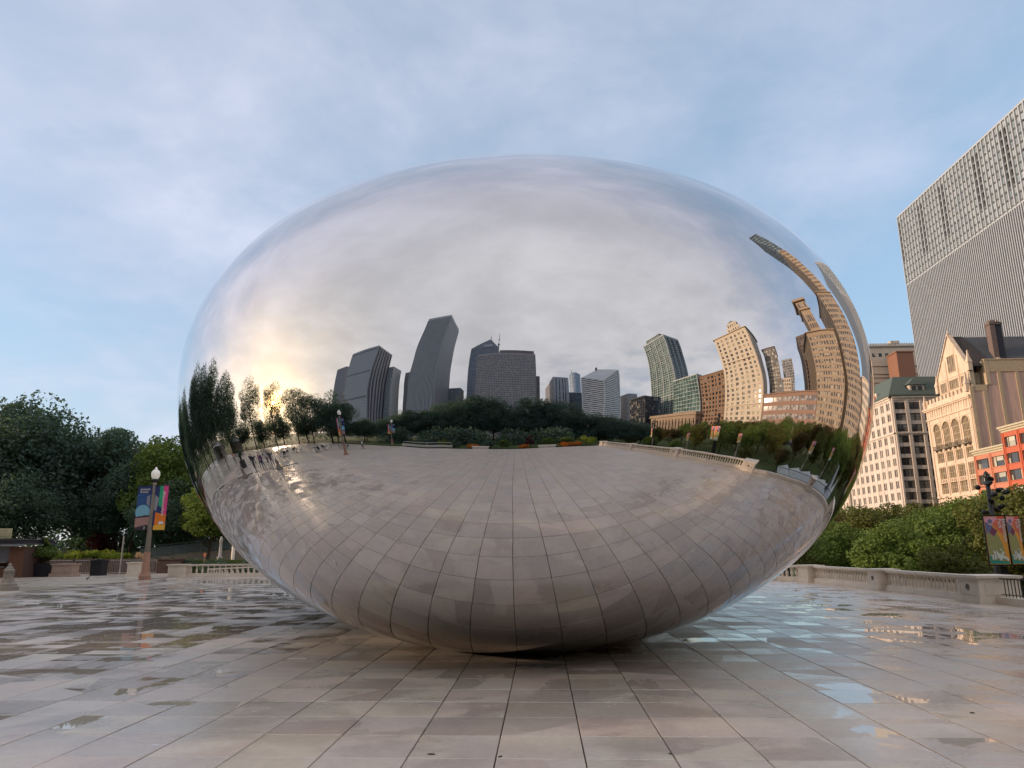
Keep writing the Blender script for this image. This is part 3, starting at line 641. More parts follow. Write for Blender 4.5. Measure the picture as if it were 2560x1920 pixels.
# ------------------------------------------------------------------ buildings
ZG = -3.3
def face_axes(face, x0, x1, y0, y1):
    # origin, u direction, outward normal, width
    return {'E': ((x0, y1), (0, -1), (-1, 0), y1-y0), 'W': ((x1, y0), (0, 1), (1, 0), y1-y0),
            'N': ((x0, y0), (1, 0), (0, -1), x1-x0), 'S': ((x1, y1), (-1, 0), (0, 1), x1-x0)}[face]
def fbox(b, ax, u0, u1, d0, d1, z0, z1, m=0):
    (ox, oy), (ux, uy), (nx, ny), w = ax
    xs = [ox+ux*u0+nx*d0, ox+ux*u1+nx*d1]; ys = [oy+uy*u0+ny*d0, oy+uy*u1+ny*d1]
    b.box(min(xs), max(xs), min(ys), max(ys), z0, z1, m)
def grid(b, ax, z0, z1, cols, rows, pf=.35, sf=.4, depth=.35, m=0, m2=None, band=None):
    w = ax[3]; cw = w/cols; rh = (z1-z0)/rows; m2 = m if m2 is None else m2
    for i in range(cols+1):
        u = i*cw; a, c = max(0, u-cw*pf/2), min(w, u+cw*pf/2)
        fbox(b, ax, a, c, -.02, depth, z0, z1, m)
    for j in range(rows+1):
        z = z0+j*rh; fbox(b, ax, .01, w-.01, -.02, depth-.06, max(z0, z-rh*sf/2), min(z1, z+rh*sf/2), m2)
WALLS = {}
def block(name, label, x0, x1, y0, y1, z1, wall, gl, faces, z0=ZG, cat='building', parapet=1.0, cornice=.0, depth=.35, group=None, roofm=None):
    """core of glass behind real piers and spandrels on the gridded faces, plain wall slabs on the others"""
    t = thing(name, label, cat, ((x0+x1)/2, (y0+y1)/2, z0), group=group); t0 = (-(x0+x1)/2, -(y0+y1)/2, -z0)
    b = MB(); b.box(x0, x1, y0, y1, z0, z1-.1); b.build('window_glass', gl, t, loc=t0, kind='stuff')
    b = MB()
    for fcn in 'EWNS':
        ax = face_axes(fcn, x0, x1, y0, y1)
        if fcn in faces and faces[fcn]:
            cols, rows, pf, sf = faces[fcn][:4]; grid(b, ax, z0, z1-parapet, cols, rows, pf, sf, depth)
            fbox(b, ax, 0, ax[3], -.02, depth+.02, z1-parapet, z1)
        else: fbox(b, ax, .003, ax[3]-.003, -.02, depth-.03, z0, z1)
    if cornice: b.box(x0-depth-cornice, x1+cornice, y0-depth-cornice, y1+depth+cornice, z1, z1+.5)
    b.build('wall', wall, t, loc=t0)
    b = MB(); b.box(x0+.5, x1-.5, y0+.5, y1-.5, z1-.1, z1+.05); b.box(x0+(x1-x0)*.35, x0+(x1-x0)*.65, y0+(y1-y0)*.35, y0+(y1-y0)*.65, z1+.05, z1+2.5)
    b.build('roof', roofm or mat('roof_grey', (.18, .18, .18), .9), t, loc=t0)
    t['_o'] = t0; return t
def add(t, name, b, m, smooth=False, kind=None): return b.build(name, m, t, smooth, loc=t['_o'], kind=kind)

gl_dark = glass('glass_dark', (.02, .025, .03), (.35, .33, .30), .25)
gl_blue = glass('glass_blue', (.05, .08, .11), (.22, .30, .34), .5, .06)
gl_green = glass('glass_green', (.035, .08, .075), (.14, .24, .22), .45, .08, (3.2, 3.2, 3.6))
gl_grey = glass('glass_grey', (.05, .055, .065), (.20, .20, .22), .4, .1)
gl_pale = glass('glass_pale', (.16, .17, .19), (.42, .41, .42), .6, .15)
granite = mat('pale_granite', (.44, .44, .46), .6, var=.07, scale=.3, streak=True)
slab_grey = mat('grey_concrete', (.30, .30, .33), .7, var=.08, scale=.3)
dark_w = mat('dark_cladding', (.075, .08, .095), .5)
cream = mat('cream_terracotta', (.62, .53, .42), .7, var=.08, scale=.5, bump=.01)
cream2 = mat('pale_terracotta', (.58, .50, .42), .7, var=.08, scale=.5)
brown = mat('brown_brick', (.27, .17, .11), .85, var=.14, scale=.6)
tan = mat('tan_brick', (.36, .275, .20), .8, var=.12, scale=.5)
redb = mat('red_brown_brick', (.33, .21, .16), .85, var=.14, scale=.6)
wframe = mat('pale_frame', (.46, .50, .50), .5)

# --- far towers mirrored to the north
block('apartment_tower', 'pale slab tower just left of the tilted wide grey tower in the mirror', -602, -530, -380, -330, 300, slab_grey, gl_grey, {'S': (20, 60, .3, .4), 'W': (10, 60, .6, .2)})
t = block('office_tower', 'wide tilted grey tower with faint dark bands, right of the mirrored sun glow', -378, -284, -300, -240, 262, granite, gl_grey, {'S': (46, 72, .42, .62), 'W': (16, 72, .5, .15)}, parapet=4)
b = MB()
for z in (28, 96, 176, 250): 
    ax = face_axes('S', -378, -284, -300, -240)
    for i in range(23): fbox(b, ax, 2+i*4, 4.6+i*4, .36, .42, z, z+5)
add(t, 'louvre_band', b, dark_w)
b = MB(); ax = face_axes('W', -378, -284, -300, -240)
for i in range(6): fbox(b, ax, 3+i*10, 6+i*10, .36, 1.6, ZG, 258)
add(t, 'fin', b, dark_w)
block('glass_tower', 'slim pale glass tower peeping out right of the wide grey tower', -292, -268, -335, -300, 213, wframe, gl_pale, {'S': (8, 50, .15, .3), 'W': (8, 50, .15, .3)})
t = block('striped_tower', 'tallest mirrored tower with close vertical stripes', -172, -124, -304, -240, 324, granite, gl_dark, {'S': (22, 80, .01, .0), 'W': (22, 80, .01, .0)}, parapet=9, depth=.4)
b = MB()
for fcn in 'SW':
    ax = face_axes(fcn, -172, -124, -304, -240); k = 22 if fcn == 'S' else 28; cw = ax[3]/k
    for i in range(k+1): fbox(b, ax, max(0, i*cw-cw*.27), min(ax[3], i*cw+cw*.27), .34, 1.5, ZG, 315.2)
add(t, 'fin', b, granite, kind='stuff')
block('apartment_tower', 'thin dark slab tower immediately left of the tallest striped tower', -262, -238, -372, -350, 210, slab_grey, gl_dark, {'S': (8, 50, .3, .4), 'W': (6, 50, .3, .4)})
block('apartment_building', 'low round-shouldered block right of the foot of the striped tower', -124, -98, -325, -300, 118, slab_grey, gl_grey, {'S': (10, 30, .4, .4)})
# chevron topped tower
t = block('chevron_tower', 'grey tower with a pointed chevron top and short spire behind the wide grid block', -84, -36, -340, -300, 236, slab_grey, gl_blue, {'S': (14, 62, .22, .5), 'W': (12, 62, .22, .5)})
b = MB()
for k in range(9):
    a = k/9; b.prism([(-83+a*27, -336+a*14), (-37-a*17, -336+a*14), (-37-a*17, -300.5-a*14), (-83+a*27, -300.5-a*14)], 236+k*4.4, 236+k*4.4+3.1)
add(t, 'tapered_crown', b, slab_grey)
b = MB()
for k in range(9):
    a = (k+.5)/9; b.prism([(-82+a*27, -335+a*14), (-38-a*17, -335+a*14), (-38-a*17, -301-a*14), (-82+a*27, -301-a*14)], 238.9+k*4.4, 240.6+k*4.4)
add(t, 'crown_window', b, gl_dark)
b = MB(); b.prism([(-56, -330), (-42, -330), (-46, -298.5), (-62, -298.5)], 236, 236, tops=[272, 262, 244, 246]); add(t, 'sloped_glass', b, mat('slope_glass', (.42, .43, .46), .3, spec=.7))
b = MB(); b.tube([(-54.5, -318, 272), (-54.5, -318, 296)], [1.2, .2], 6); add(t, 'spire', b, metal)
# wide grid block with penthouse and mast
t = block('office_block', 'broad block with a fine square window grid and a mast on its roof', -46, 24, -250, -200, 144, mat('grid_stone', (.40, .36, .36), .7), gl_dark, {'S': (40, 46, .42, .42), 'E': (20, 46, .42, .42), 'W': (20, 46, .42, .42)}, parapet=3)
b = MB(); b.box(-22, 23, -240, -203, 144, 153); add(t, 'penthouse', b, mat('penthouse_brown', (.22, .17, .17), .8))
b = MB(); b.tube([(-26, -222, 144), (-26, -222, 182), (-26, -222, 183), (-26, -222, 216)], [1.3, .8, .5, .25], 6); b.box(-27.4, -24.6, -223.4, -220.6, 182, 184); b.box(-27, -25, -223, -221, 196, 197); add(t, 'mast', b, mat('mast_grey', (.22, .2, .22), .6))
block('apartment_tower', 'narrow brown tower touching the right edge of the broad grid block', 24.5, 37, -290, -262, 125, mat('tower_brown', (.24, .19, .19), .8), gl_dark, {'S': (5, 34, .4, .4)})
t = block('striped_office', 'short tower with bold dark vertical stripes on its pale front', 68, 97, -386, -300, 142, granite, gl_dark, {'E': (20, 30, .3, .3)}, parapet=4)
b = MB(); ax = face_axes('S', 68, 97, -386, -300)
for u in (5.5, 10.5, 17, 23): fbox(b, ax, u, u+2.0, .33, .40, ZG, 139)
add(t, 'window_strip', b, gl_dark)
block('office_block', 'low dark block beneath the round blue-white tower', 104, 144, -350, -330, 112, dark_w, gl_grey, {'S': (14, 30, .2, .4)})
# round tower
t = thing('round_tower', 'pale blue rounded glass tower with a thin spire', 'building', (248, -682, ZG)); t['_o'] = (-248, -682*-1, -ZG)
b = MB(); b.lathe([(22.5, ZG), (22.5, 334), (20, 338)], 248, -682, 28); add(t, 'window_glass', b, mat('tower_glass', (.28, .36, .46), .18, spec=.8), kind='stuff')
b = MB()
for k in range(14): b.lathe([(22.9, ZG+k*24.5), (22.9, ZG+k*24.5+3)], 248, -682, 28)
for k in range(28): a = 2*math.pi*k/28; b.tube([(248+22.7*math.cos(a), -682+22.7*math.sin(a), ZG), (248+22.7*math.cos(a), -682+22.7*math.sin(a), 334)], .5, 4)
add(t, 'wall', b, mat('tower_frame', (.40, .44, .50), .4))
b = MB(); b.tube([(236, -682, 338), (236, -682, 372)], [1.4, .3], 6); b.lathe([(14, 338), (14, 345)], 248, -682, 20); add(t, 'spire', b, metal)
# diamond roofed tower
t = thing('diamond_tower', 'white banded tower with a slanted diamond-shaped roof', 'building', (115, -215, ZG)); t['_o'] = (-115, 215, -ZG)
FP = [(91, -217), (125, -240), (147, -217), (111, -197)]; top = [106, 137, 127, 93.]
def inset(P, d):
    cx_ = sum(p[0] for p in P)/4; cy_ = sum(p[1] for p in P)/4; return [(cx_+(x-cx_)*d, cy_+(y-cy_)*d) for x, y in P]
b = MB(); b.prism(inset(FP, .975)[::-1], ZG, 0, tops=[q-1.2 for q in top][::-1]); add(t, 'window_glass', b, gl_dark, kind='stuff')
b = MB(); z = ZG
while z < 90: b.prism(FP[::-1], z, z+1.9); z += 3.7
k = 0
while z < 134:      # floors cut by the slanting roof plane
    P_ = [p for p, q in zip(FP, top)]
    def cut(P, tp, zz):
        out = []
        for i in range(4):
            a, c_ = i, (i+1) % 4
            if tp[a] >= zz: out.append(P[a])
            if (tp[a] >= zz) != (tp[c_] >= zz):
                s_ = (zz-tp[a])/(tp[c_]-tp[a]); out.append((P[a][0]+(P[c_][0]-P[a][0])*s_, P[a][1]+(P[c_][1]-P[a][1])*s_))
        return out
    q = cut(FP, top, z+1.9)
    if len(q) > 2: b.prism(q[::-1], z, z+1.9)
    z += 3.7
for p in FP: b.tube([(p[0], p[1], ZG), (p[0], p[1], top[FP.index(p)])], .9, 4)
add(t, 'floor_band', b, mat('white_band', (.78, .78, .78), .5))
b = MB(); i0 = [(x, y, z) for (x, y), z in zip(FP, top)]; b.poly(i0[::-1]); b.poly([(x, y, z-.8) for x, y, z in i0]); 
add(t, 'slanted_roof', b, mat('slanted_glass', (.55, .56, .58), .35, spec=.6))
b = MB(); b.box(121.5, 123, -240, -236, 120, 140); add(t, 'roof_slot', b, dark_w)
block('office_block', 'pale low block to the right of the diamond-roofed tower', 193, 216, -285, -260, 92, mat('pale_block', (.50, .46, .44), .7), gl_grey, {'S': (8, 26, .4, .5), 'E': (6, 26, .4, .5)})
block('glass_block', 'low dark gridded glass block left of the curved green tower', 110, 132, -140, -116, 44, dark_w, gl_dark, {'E': (8, 12, .12, .16), 'S': (7, 12, .12, .16)})
# green residential tower
t = block('green_glass_tower', 'tall green glass tower with pale frame lines that bends in the mirror', 150, 180, -147, -108, 145, wframe, gl_green, {'E': (12, 42, .12, .16), 'S': (8, 42, .3, .38)}, parapet=2)
b = MB(); b.box(152, 176, -143, -116, 145, 152); add(t, 'upper_storey', b, gl_green)
b = MB(); ax = face_axes('E', 152, 176, -143, -116); grid(b, ax, 145, 153, 8, 2, .12, .14, .3); b.box(151.6, 176, -143.4, -115.6, 152, 153)
for fcn, ex in (('E', ()),):
    ax = face_axes(fcn, 150, 180, -147, -108)
    for z in (20, 48, 76, 104, 132): fbox(b, ax, 0, 39, .3, .9, z, z+.8)
    for u in (0, 9.7, 19.5, 29, 38.4): fbox(b, ax, u, u+.8, .3, .85, ZG, 145)
add(t, 'pale_frame', b, wframe)
b = MB(); ax = face_axes('S', 150, 180, -147, -108)
for j in range(40):
    for u in (3, 13, 22): fbox(b, ax, u, u+5, .3, 1.6, 6+j*3.4, 6.25+j*3.4)
add(t, 'balcony', b, slab_grey, kind='stuff')
t = block('glass_block', 'mid-height green glass block with pale curved floor lines beside the brown brick building', 119, 140, -87, -59.5, 53, wframe, gl_green, {'E': (9, 15, .08, .12), 'S': (7, 15, .2, .3)}, parapet=1)
# columned library
t = block('columned_hall', 'low stone hall with a columned front under the green glass towers', 112, 160, -108, -59, 14.5, tan, gl_dark, {'E': (14, 1, .25, .3), 'S': (8, 2, .35, .3)}, parapet=3)
b = MB(); b.box(110.2, 161, -109.6, -57.4, 14.6, 15.6); b.box(110.8, 160.5, -109, -58, 15.6, 17.2); add(t, 'cornice', b, tan)
cb = MB(); cb.lathe([(.9, ZG), (.9, ZG+.8), (.6, ZG+1), (.5, 10.6), (.8, 11.2), (.8, 11.5)], 0, 0, 10); cm = cb.mesh('column', tan, True)
for i in range(14): link('column', cm, t, (111-136, -106+i*3.5+83.5, 3.3))
block('brick_building', 'dark reddish brick building with fire escapes left of the cream tower', 121, 140, -58, -36.5, 49, brown, gl_dark, {'E': (7, 14, .42, .42), 'S': (5, 14, .6, .6)}, cornice=.5)
# cream tower with pyramid cap
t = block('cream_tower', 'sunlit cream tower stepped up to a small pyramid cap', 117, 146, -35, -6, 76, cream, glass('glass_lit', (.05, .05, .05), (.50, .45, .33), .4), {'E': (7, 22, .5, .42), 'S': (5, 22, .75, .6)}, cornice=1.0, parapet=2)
b = MB(); ax = face_axes('E', 117, 146, -35, -6)
for u0, u1 in ((0, 1.6), (27.4, 29)): fbox(b, ax, u0, u1, .3, .9, ZG, 74)
for z in (18, 52): fbox(b, ax, 0, 29, .3, 1.0, z, z+.8)
b.box(119, 133, -22, -9, 76.5, 82); b.box(120.5, 131.5, -20.5, -10.5, 82, 87); add(t, 'setback', b, cream)
b = MB()
for j, z in ((0, 77.6), (1, 82.8)):
    for i in range(5): b.box(118.9+j*1.5, 119.3+j*1.5, -20.6+i*2.4+j*.7, -19.6+i*2.4+j*.6, z, z+2.8)
add(t, 'setback_window', b, gl_dark)
b = MB(); i = 0
b.v = [(121, -20, 87), (131, -20, 87), (131, -11, 87), (121, -11, 87), (126, -15.5, 93)]; b.f = [(0, 4, 1), (1, 4, 2), (2, 4, 3), (3, 4, 0)]; b.m = [0]*4
add(t, 'pyramid_roof', b, mat('cap_grey', (.25, .26, .25), .6))
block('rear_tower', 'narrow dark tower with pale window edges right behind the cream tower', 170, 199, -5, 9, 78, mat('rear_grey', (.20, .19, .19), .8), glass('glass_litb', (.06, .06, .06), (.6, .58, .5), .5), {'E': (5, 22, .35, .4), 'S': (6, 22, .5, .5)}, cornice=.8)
block('small_tower', 'small cream block between the cream tower and the hatched tower', 180, 200, 10, 21.5, 48, cream2, gl_dark, {'E': (4, 14, .4, .4)})
block('hatched_tower', 'distant grey tower with a criss-cross grid, small between brown buildings', 240, 262, 15, 32, 87, slab_grey, gl_dark, {'E': (7, 26, .3, .3)})
block('low_office', 'five-storey red-brown office with wide ribbon windows above the mirrored trees', 117, 142, -5, 40.5, 23, redb, glass('glass_ribbon', (.10, .10, .11), (.42, .40, .40), .5, .1, (1.6, 1.6, 4.8)), {'E': (12, 5, .14, .45), 'S': (5, 5, .4, .5), 'N': (5, 5, .4, .5)}, cornice=.6)
block('brown_slab', 'dark brown slab tower behind the ribbon-windowed office', 160, 188, 41, 56, 77, mat('dark_brown', (.15, .12, .11), .8), gl_dark, {'E': (5, 24, .5, .5)})
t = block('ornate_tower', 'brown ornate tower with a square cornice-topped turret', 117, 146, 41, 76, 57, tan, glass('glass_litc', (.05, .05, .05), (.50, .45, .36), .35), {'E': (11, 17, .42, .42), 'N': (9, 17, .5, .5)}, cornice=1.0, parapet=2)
b = MB(); b.box(118, 132, 48, 61, 57.5, 80); b.box(117, 133, 47, 62, 73.4, 74.2); b.box(116.4, 133.6, 46.4, 62.6, 80, 81.2); b.box(117.2, 133, 47.2, 62, 81.2, 82); add(t, 'turret', b, tan)
b = MB()
for z, h in ((60, 3), (64.5, 5), (75.5, 3)):
    for i in range(4): b.box(117.9, 118.1, 49.5+i*2.8, 51+i*2.8, z, z+h)
add(t, 'turret_window', b, gl_dark)
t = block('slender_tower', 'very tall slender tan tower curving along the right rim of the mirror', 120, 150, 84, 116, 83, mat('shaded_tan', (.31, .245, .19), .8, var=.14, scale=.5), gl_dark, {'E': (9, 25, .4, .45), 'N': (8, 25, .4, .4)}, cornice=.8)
b = MB(); b.box(124, 150, 99, 115, 83, 129); add(t, 'shaft', b, gl_dark)
b = MB()
for fcn in 'EN': grid(b, face_axes(fcn, 124, 150, 99, 115), 83, 129, 6 if fcn == 'E' else 8, 14, .4, .45, .35)
add(t, 'upper_wall', b, tan)
block('glass_spike_tower', 'thin dark-edged glass tower reaching highest at the right rim of the mirror', 140, 164, 108, 127, 178, dark_w, gl_blue, {'E': (5, 50, .06, .14), 'N': (6, 50, .06, .14), 'S': (6, 50, .06, .14)})
block('street_block', 'cream eight-storey block squeezed into the right rim reflection', 117, 142, 119, 144, 36, cream2, gl_dark, {'E': (8, 10, .4, .45), 'N': (6, 10, .4, .4)}, cornice=.6)
block('street_block', 'reddish six-storey block in the rim reflection beside the cream one', 117, 142, 144.5, 158, 27, redb, gl_dark, {'E': (5, 7, .35, .4)}, cornice=.6)

# --- right side, seen directly
# tall tower with fins
FIN = mat('fin_stone', (.40, .43, .48), .6, var=.05, scale=.2)
t = thing('finned_tower', 'huge grey tower with close vertical fins and a glazed band of top floors', 'building', (167, 232, ZG)); t['_o'] = (-167, -232, -ZG)
X0, YA, YB, ZT, ZM = 150., 186.4, 278.2, 135., 105.2
b = MB(); b.box(X0, 186, YA, YB, ZG, ZT-.6); add(t, 'window_glass', b, glass('fin_glass', (.03, .022, .025), (.06, .045, .05), .5, .55, (1.07, 1.07, 3.3), .15), kind='stuff')
nb = 43; bw = (YB-YA)/nb; ax = face_axes('E', X0, 186, YA, YB)
b = MB(); fbox(b, ax, 0, ax[3], -.1, .75, ZT-.7, ZT); fbox(b, ax, 0, ax[3], -.1, .35, ZM-.5, ZM+.2); b.box(X0, 186, YB, YB+.4, ZG, ZT); b.box(X0, 186, YA-.4, YA, ZG, ZT)
add(t, 'wall', b, FIN)
fb = MB(); fb.box(-.75, 0, -.22, .22, ZM, ZT-.7); fm1 = fb.mesh('fin', FIN)
fb = MB(); fb.box(-.62, 0, -.17, .17, ZG, ZM-.5); fm2 = fb.mesh('fin', FIN)
for i in range(nb+1): link('fin', fm1, t, (X0-167, YA+i*bw-232, 3.3))
for i in range(2*nb+1): link('fin', fm2, t, (X0-167, YA+i*bw/2-232, 3.3))
lg = glass('band_glass', (.20, .25, .30), (.44, .50, .56), .6, .15, (2.135, 2.135, 2.95), .5)
frm = mat('band_frame', (.13, .15, .16), .5)
wb = MB(); hw_ = bw/2-.24
wb.box(-.30, -.22, -hw_, hw_, .62, 2.72, 0); 
for z in (0.02, .36): wb.box(-.36, -.05, -hw_, hw_, z, z+.22, 1)
wb.box(-.34, -.2, -.05, .05, .62, 2.72, 1); wb.box(-.34, -.2, -hw_, -hw_+.1, .6, 2.8, 1); wb.box(-.34, -.2, hw_-.1, hw_, .6, 2.8, 1)
wm = wb.mesh('window', [lg, frm])
vb = MB(); vb.box(-.45, 3, -hw_, hw_, 0, .3, 0); vb.box(-.42, -.34, -hw_, hw_, .3, .95, 0); vm = vb.mesh('balcony', [frm])
rows = 10; rh = (ZT-.7-ZM)/rows; cnt = 0; rest = MB()
void = set()
for yv in (262.1, 247.4, 225., 210.5, 196.):
    c0 = int((yv-YA)/bw); void |= {c0, c0-1}
void_edge = nb-1
order = []
for i in range(nb):
    for j in range(rows):
        y = YA+(i+.5)*bw; z = ZM+.2+j*rh; p = project((X0, y, z+1))
        order.append((0 if (p and p[0] < 2560 and p[1] > 0) else 1, i, j, y, z))
order.sort()
db = MB()
for k, i, j, y, z in order:
    if ((i in void) and 2 <= j <= 8) or (i == void_edge and 3 <= j <= 8):
        link('balcony', vm, t, (X0-167, y-232, z+3.3)); continue
    if cnt < 292: link('window', wm, t, (X0-167, y-232, z+3.3)); cnt += 1
    else: rest.box(X0-.30, X0-.22, y-hw_, y+hw_, z+.62, z+2.72); 
if rest.f: add(t, 'other_windows', rest, lg, kind='stuff')
# dark recess behind balconies: its shade is painted as flat panels on the core
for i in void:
    b = MB(); b.box(X0-.02, X0+.01, YA+i*bw+.23, YA+(i+1)*bw-.23, ZM+.2+2*rh, ZM+.2+9*rh); add(t, 'recess_shade_panel', b, mat('recess_shade', (.02, .02, .024), .8))

def window_mesh(name, w, h, lights=1, sash=True, fr=None, gl=None, fw=.09, dep=.12):
    b = MB(); b.box(-.02, .03, -w/2, w/2, 0, h, 0)
    for y in (-w/2, w/2-fw): b.box(-dep, 0, y, y+fw, 0, h, 1)
    for z in (0, h-fw): b.box(-dep-.01, 0, -w/2, w/2, z, z+fw, 1)
    if sash: b.box(-dep+.03, 0, -w/2, w/2, h*.5-.04, h*.5+.04, 1)
    for i in range(1, lights): y = -w/2+i*w/lights; b.box(-dep+.02, 0, y-.05, y+.05, 0, h, 1)
    return b.mesh(name, [gl or gl_dark, fr or mat('window_frame', (.30, .27, .24), .6)])
# white terracotta office with green roof
WT = mat('white_terracotta', (.60, .52, .46), .65, var=.2, scale=1.1, bump=.01, streak=True)
t = thing('terracotta_office', 'pinkish cream office with green hipped roof and dormer, left of the gabled club', 'building', (130, 255, ZG)); t['_o'] = (-130, -255, -ZG)
x0, x1, y0, y1, zt = 117.4, 141., 237.8, 276., 50.3
b = MB(); b.box(x0+.3, x1, y0+.3, y1, ZG, zt-.2); add(t, 'core', b, mat('inner_dark', (.05, .045, .04), .9))
axE = face_axes('E', x0+.3, x1, y0+.3, y1); axN = face_axes('N', x0+.3, x1, y0+.3, y1)
b = MB(); rows = 14; rh = 3.72; zb = zt-1.0-rows*rh; nE = 9; cwE = axE[3]/nE
wE = window_mesh('window', 1.05, 2.25, 1, fr=mat('window_frame', (.30, .27, .24), .6), gl=glass('glass_club', (.045, .04, .04), (.36, .32, .27), .42, .1, (1.3, 1.3, 3.7)))
for i in range(nE+1): fbox(b, axE, max(0, i*cwE-1.0), min(axE[3], i*cwE+1.0), -.02, .4, ZG, zt-1.0)
for i in range(nE): fbox(b, axE, (i+.5)*cwE-.12, (i+.5)*cwE+.12, -.02, .32, ZG, zt-1.0)
for j in range(rows+1): z = zb+j*rh; fbox(b, axE, .01, axE[3]-.01, -.02, .30, max(ZG, z-.75), z+.55)
nN = 5; cwN = 4.75
for i in range(nN+1): fbox(b, axN, max(0, i*cwN-.55), min(axN[3], i*cwN+.55), -.02, .5, ZG, zt-1.0)
for j in range(rows+1): z = zb+j*rh; fbox(b, axN, .01, axN[3]-.01, -.02, .30, max(ZG, z-.75), z+.5)
for ax in (axE, axN): fbox(b, ax, 0, ax[3], -.02, .6, zt-1.0, zt); fbox(b, ax, 0, ax[3], -.02, 1.0, zt-.3, zt+.15); fbox(b, ax, 0, ax[3], -.02, .7, zt-12.4, zt-12.0)
add(t, 'wall', b, WT)
for i in range(nE):
    for j in range(rows):
        z = zb+j*rh+.58
        for q in (-1, 1):
            u = (i+.5)*cwE+q*(cwE/4-.22); link('window', wE, t, (x0+.27-130, y1-u-255, z+3.3))
wN = window_mesh('window', 1.62, 2.35, 1, gl=glass('glass_club', (.045, .04, .04), (.30, .26, .22), .3), fr=mat('window_frame_dark', (.12, .10, .09), .6))
for i in range(nN):
    for j in range(rows):
        for q in (-1, 1):
            o = link('window', wN, t, (x0+.3+(i+.5)*cwN+q*.92-130, y0+.27-255, zb+j*rh+.56+3.3)); o.rotation_euler = (0, 0, R(90))
green = mat('green_copper_roof', (.085, .11, .095), .7, var=.15, scale=1.5)
b = MB(); X_, Y_ = x1+.8, y1+.8; xa, ya = x0-.8, y0-.8
b.prism([(xa, ya), (X_, ya), (X_, Y_), (xa, Y_)], zt+.15, zt+.75)
b.v += []; i = len(b.v); b.v += [(xa, ya, zt+.75), (X_, ya, zt+.75), (X_, Y_, zt+.75), (xa, Y_, zt+.75), (xa+6, ya+8, zt+8.6), (X_-4, ya+8, zt+8.6), (X_-4, Y_-8, zt+8.6), (xa+6, Y_-8, zt+8.6)]
for q in ((0, 1, 5, 4), (1, 2, 6, 5), (2, 3, 7, 6), (3, 0, 4, 7), (4, 5, 6, 7)): b.f.append(tuple(i+k for k in q)); b.m.append(0)
add(t, 'roof', b, green)
b = MB(); b.box(124.6, 129.4, y0+1.0, y0+8, zt+1.2, zt+4.4, 0)
b.v += []; i = len(b.v); b.v += [(123.8, y0+.5, zt+4.4), (130.2, y0+.5, zt+4.4), (130.2, y0+9, zt+4.4), (123.8, y0+9, zt+4.4), (127, y0+2.5, zt+7.0), (127, y0+9, zt+7.0)]
for q in ((0, 1, 4), (1, 2, 5, 4), (2, 3, 5), (3, 0, 4, 5)): b.f.append(tuple(i+k for k in q)); b.m.append(1)
for q in (-1, 1): b.box(127+q*1.0-.75, 127+q*1.0+.75, y0+.93, y0+1.0, zt+1.6, zt+4.0, 2)
add(t, 'dormer', b, [WT, green, gl_dark])
# triangular red-arched gable rising at the left end of the east front
b = MB(); fbox(b, face_axes('E', x0+.3, x1, y0+.3, y1), 0, 26, -.02, .45, zt, zt+1.4)
for i in range(5): y = 247+i*2.4; b.prism([(x0-.2, y), (x0+.4, y), (x0+.4, y+2.0), (x0-.2, y+2.0)], zt+1.4, zt+3.4+.9*i)
add(t, 'stepped_gable', b, WT)
b = MB()
for i in range(5): y = 247.4+i*2.4; b.box(x0-.24, x0-.2, y, y+1.2, zt+.6, zt+2.4+.8*i)
add(t, 'arch_recess', b, mat('arch_red', (.30, .10, .07), .8))
t = block('pale_office', 'pale office sliver with small windows between sculpture and cream office', 117, 140, 277.5, 312, 27, cream2, gl_dark, {'E': (12, 8, .5, .45), 'N': (6, 8, .5, .45)}, cornice=.5)

# gabled club
GO = mat('gothic_limestone', (.64, .50, .39), .75, var=.22, scale=1.3, bump=.01, streak=True)
CB = mat('club_brick', (.56, .38, .32), .85, var=.12, scale=1.5, streak=True)
t = thing('gabled_club', 'gothic club building with steep gable, four tall arched windows and battlements', 'building', (127, 206, ZG)); t['_o'] = (-127, -206, -ZG)
x0, y0, y1 = 117.3, 194.4, 217.3
b = MB(); b.box(x0+.6, 140, y0+.3, y1, ZG, 43); add(t, 'core', b, mat('inner_dark', (.05, .045, .04), .9))
axE = face_axes('E', x0+.6, 140, y0, y1)
# front wall built as piers round four bays, with arch heads cut in polygons
bays = [198.2, 203.2, 207.9, 212.7]; hw_ = 1.75
b = MB()
edges = [y0]+[e_ for yb in bays for e_ in (yb-hw_, yb+hw_)]+[y1]
for a, c_ in zip(edges[0::2], edges[1::2]): b.box(x0, x0+.7, a, c_, ZG, 38.3)
for yb in bays:
    for (za, zb_) in ((ZG, 16.2), (19.4, 20.4), (24.0, 25.2), (28.2, 29.2)): b.box(x0, x0+.7, yb-hw_, yb+hw_, za, zb_)
    n = 12; zs = 34.8                       # spandrels beside the arch
    P = [(yb+hw_*math.cos(math.pi*i/n), zs+1.9*math.sin(math.pi*i/n)) for i in range(n+1)]
    for (ya_, za), (yc, zc_) in zip(P, P[1:]):
        i0 = len(b.v); b.v += [(x0, ya_, za), (x0, yc, zc_), (x0, yc, 38.3), (x0, ya_, 38.3), (x0+.7, ya_, za), (x0+.7, yc, zc_)]
        b.f += [(i0, i0+1, i0+2, i0+3), (i0, i0+4, i0+5, i0+1)]; b.m += [0, 0]
fbox(b, axE, 0, axE[3], 0, .62, 38.3, 41.6)
b.box(x0-.12, x0, y0, y1, 36.9, 37.15); b.box(x0-.3, x0, y0-.1, y1+.1, 38.3, 38.7); b.box(x0-.75, x0, y0-.3, y1+.8, 41.4, 41.9); b.box(x0-.5, x0, y0-.2, y1+.5, 41.0, 41.4); b.box(x0-.2, x0, y0, y1, 15.2, 15.8)
